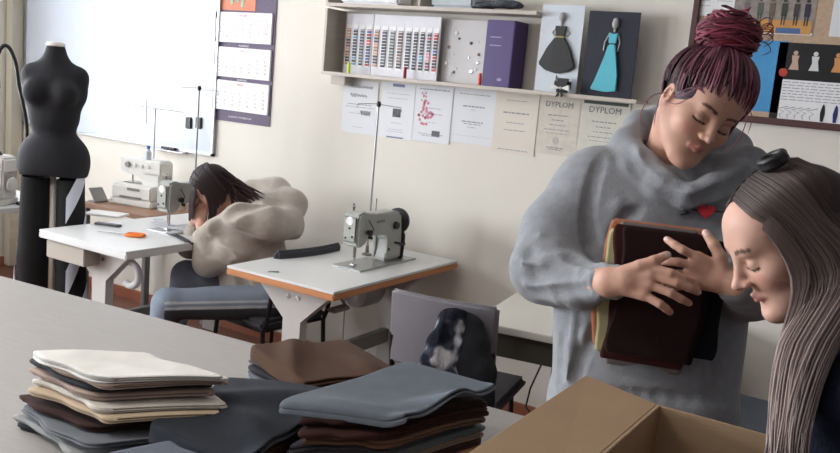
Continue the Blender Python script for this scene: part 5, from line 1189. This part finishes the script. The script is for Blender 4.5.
add('scalp_hair', V, F, m_hair, w2, np.tile(lin((48, 37, 35)), (len(V), 1)))
sc_c = h2.w(.015, .030, .116)
part('hair_clip', lambda bm: [tube(bm, [Vector(sc_c-b0+h2.ex*.018*math.cos(a+k*.5)+h2.ey*.016*math.sin(a+k*.5)+h2.ez*(.004+.004*k)) for a in np.linspace(0, 2*PI, 16)], .0055, 8) for k in range(3)], m_black, w2, smooth=True)

# ======== girl in the plush hoodie
g3 = person('dark haired girl in a beige plush hoodie sitting bent over the sewing desk', (-3.10, 3.42, 0)); b0 = np.array(g3.location)
DG = 4.78
h3 = Head(P(213, 189, 4.80), cdir((-.72, .66, -.05)), cdir((-.62, -.70, -.2)), 1.02)
sN, sF = P(262, 226, 4.70), P(232, 212, 5.0)
eN, eF = P(208, 262, 4.72), P(190, 245, 5.0); wN, wF = P(201, 226, 4.76), P(196, 218, 4.90)
hipN, hipF = P(268, 302, 4.72), P(250, 292, 5.0); kN, kF = P(168, 306, 4.55), P(186, 275, 4.95)
kN = P(168, 304, 4.60)
ftN = np.array([kN[0]-.05, kN[1]-.05, .08]); ftF = np.array([kF[0]-.08, kF[1]-.02, .08])
pb = h3.prims(.006)+[cap(h3.w(0, .03, -.05), P(243, 213, 4.84), .05, .055, .02)]
pb += [cap(P(243, 213, 4.84), P(258, 292, 4.84), .09, .11, .06)]+chain([sN, eN, wN], [.045, .038, .026], .01)+chain([sF, eF, wF], [.045, .038, .026], .01)+chain([hipN, kN, ftN], [.08, .055, .035], .02)+chain([hipF, kF, ftF], [.08, .055, .035], .02)
for wr, sg in ((wN, 1), (wF, -1)):
    up_ = nrm(h3.w(0, -.09, .0)-wr); sdv = nrm(np.cross(up_, h3.ex))
    pb.append(cap(wr, wr+up_*.03, .024, .02, .01))
    for j in range(4):
        k0 = wr+up_*.07+sdv*(j-1.5)*.018; pb.append(cap(wr+up_*.02+sdv*(j-1.5)*.01, k0, .012, .0105, .008)); pb += chain([k0, k0+up_*.03+h3.ey*.006, k0+up_*.055+h3.ey*.02], [.009, .008, .007], .003)
    pb += chain([wr+up_*.02-sdv*.024, wr+up_*.05-sdv*.04, wr+up_*.075-sdv*.042], [.012, .010, .008], .004)
V, F = sculpt(pb, .005, 1); V[:, 2] = np.maximum(V[:, 2], .03); add('body', V, F, m_skin, g3, h3.colour(V, (206, 158, 140), (178, 98, 92), (40, 28, 26)))
m_pl = mat('beige_plush', (178, 168, 158), .98, bump=1.0, bscale=45, var=.09, vscale=14, sheen=.4, spec=.1)
pp_ = [cap(sN, sF, .085, .085, .05), cap(P(252, 232, 4.84), P(264, 298, 4.84), .16, .165, .06), cap(P(240, 238, 4.80), P(250, 296, 4.80), .13, .15, .05)]
pp_ += chain([sN, P(232, 252, 4.68), eN, P(203, 238, 4.74)], [.095, .085, .075, .055], .03)+chain([sF, eF, P(194, 232, 4.93)], [.085, .07, .05], .03)
# hood lying on the back
pp_ += chain([P(214, 228, 4.70), P(240, 218, 4.62), P(268, 222, 4.62), P(288, 226, 4.70)], [.05, .065, .075, .075], .06)
pp_ += chain([P(288, 226, 4.70), P(292, 205, 4.84), P(276, 192, 4.98), P(252, 190, 5.03)], [.065, .07, .07, .06], .06)
pp_ += [ell(P(266, 214, 4.84), (.15, .16, .12), .06), ell(P(232, 192, 4.84), (.05, .08, .06), .03, None, True), ell(h3.w(0, 0, .03), (.085, .105, .10), .004, h3.R, True)]
pq_ = fold([(232, 246, 4.60), (250, 262, 4.62), (262, 285, 4.66)], .014, .02)+fold([(222, 258, 4.62), (238, 272, 4.62), (245, 292, 4.66)], .014, .02)+fold([(250, 240, 4.6), (270, 248, 4.64), (288, 252, 4.72)], .015, .02)
V, F = sculpt(pp_, .010, 1); crease(pp_, V, [(212, 224), (222, 234), (240, 241), (262, 248), (284, 250), (298, 242)], .034, .03, -.1); crease(pp_, V, [(206, 248), (220, 254), (232, 262)], .02, .03, 0); crease(pp_, V, [(232, 262), (242, 278), (246, 296)], .02, .03, 0); crease(pp_, V, [(224, 216), (238, 208), (254, 203), (270, 199), (282, 201)], .026, .03, 0)
V, F = sculpt(pp_, .006, 1); V = V+vnormals(V, F)*(.003*wav(V, 41, 10, 10, 26))[:, None]; add('hoodie', V, F, m_pl, g3)
m_j = mat('faded_denim', (122, 136, 154), .9, bump=.25, bscale=150, var=.08, vscale=10, attr='Col')
V, F = sculpt(chain([hipN, kN, ftN+np.array([0, 0, .05])], [.098, .075, .062], .03)+chain([hipF, kF, ftF+np.array([0, 0, .05])], [.095, .075, .062], .03)+[cap(hipN, hipF, .10, .10, .05)], .005, 1)
V = V+vnormals(V, F)*(.003*wav(V, 47, 6, 10, 30))[:, None]
cc_ = np.tile(lin((138, 150, 166)), (len(V), 1))
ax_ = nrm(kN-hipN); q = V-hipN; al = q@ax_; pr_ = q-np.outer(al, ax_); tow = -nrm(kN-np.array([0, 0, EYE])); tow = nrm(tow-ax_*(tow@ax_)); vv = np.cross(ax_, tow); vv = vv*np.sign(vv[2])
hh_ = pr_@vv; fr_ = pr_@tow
for lo_, hi_ in ((-.020, -.008), (.008, .020)):
    m_ = (al > -.02) & (al < np.linalg.norm(kN-hipN)+.03) & (hh_ > lo_-.01) & (hh_ < hi_-.01) & (fr_ > 0); cc_[m_] = lin((196, 200, 206))
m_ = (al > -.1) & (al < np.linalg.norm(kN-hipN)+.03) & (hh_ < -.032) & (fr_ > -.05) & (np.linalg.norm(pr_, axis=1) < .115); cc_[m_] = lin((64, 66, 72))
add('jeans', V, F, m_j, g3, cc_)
for ft in (ftN, ftF):
    V, F = sculpt([cap(ft+np.array([.04, .02, -.035]), ft+np.array([-.13, -.05, -.045]), .042, .036, .02), cap(ft+np.array([0, 0, -.02]), ft+np.array([0, 0, .04]), .04, .045, .02)], .006, 1); V[:, 2] = np.maximum(V[:, 2], .0006); add('shoe', V, F, m_shoe, g3)
rnd = random.Random(9); paths, rad, cols = [], [], []
E0 = np.array([0, .014, .036]); ER = np.array([.083, .102, .090])
for i in range(260):
    side = rnd.choice((-1, 1)); t = rnd.random()
    s0 = onE(np.array([side*.004, -.078+.15*t, .118])); m1 = onE(np.array([side*.055, -.06+.12*t, .085])); m2_ = onE(np.array([side*.085, -.05+.11*t, .01])); k1 = 1.03+rnd.random()*.06
    q2 = h3.w(side*(.080-.0*t), -.07+.12*t, -.05); dn_ = np.array([0, 0, -1.0])
    L_ = rnd.uniform(.05, .10) if t < .45 else rnd.uniform(.02, .06)
    paths.append(spline([h3.w(*(E0+(s0-E0)*k1)), h3.w(*(E0+(m1-E0)*k1)), h3.w(*(E0+(m2_-E0)*k1)), q2, q2+dn_*L_], 14)); rad.append(rnd.uniform(.005, .009)); cols.append(((34, 24, 26), rnd.choice([(40, 26, 28), (60, 36, 38)])))
for i in range(150):   # front hair falling over the face
    t = rnd.random(); x_ = .085*(2*t-1); s0 = onE(np.array([x_*.2, -.05, .11])); f1 = onE(np.array([x_, -.085, .06])); paths.append(spline([h3.w(*(E0+(s0-E0)*1.06)), h3.w(*(E0+(f1-E0)*1.10)), h3.w(*(E0+(f1-E0)*1.16))+np.array([0, 0, -.06]), h3.w(*(E0+(f1-E0)*1.16))+np.array([0, 0, -.10-.06*rnd.random()])], 12)); rad.append(rnd.uniform(.002, .005)); cols.append(((34, 24, 26), (48, 30, 32)))
for i in range(110):   # ends caught in the hood
    t = rnd.random(); s0 = h3.w(*onE(np.array([.07*rnd.uniform(-1, 1), .07, .05-.12*t]))); e = P(234+rnd.random()*32, 193+rnd.random()*22, 4.70+.1*rnd.random())
    paths.append(spline([s0, (s0+e)/2+np.array([0, 0, .01]), e], 8)); rad.append(.006); cols.append(((34, 24, 26), (66, 42, 42)))
locks('hair', [p-b0 for p in paths], rad, cols, g3)
V, F = sculpt([ell(h3.w(*E0), ER*h3.s, .01, h3.R), ell(h3.w(0, -.13, -.05), np.array([.07, .07, .09])*h3.s, .012, h3.R, True), ell(h3.w(0, .06, -.03), np.array([.07, .05, .06]), .02, h3.R)], .007, 1)
add('scalp_hair', V, F, m_hair, g3, np.tile(lin((34, 24, 26)), (len(V), 1)))
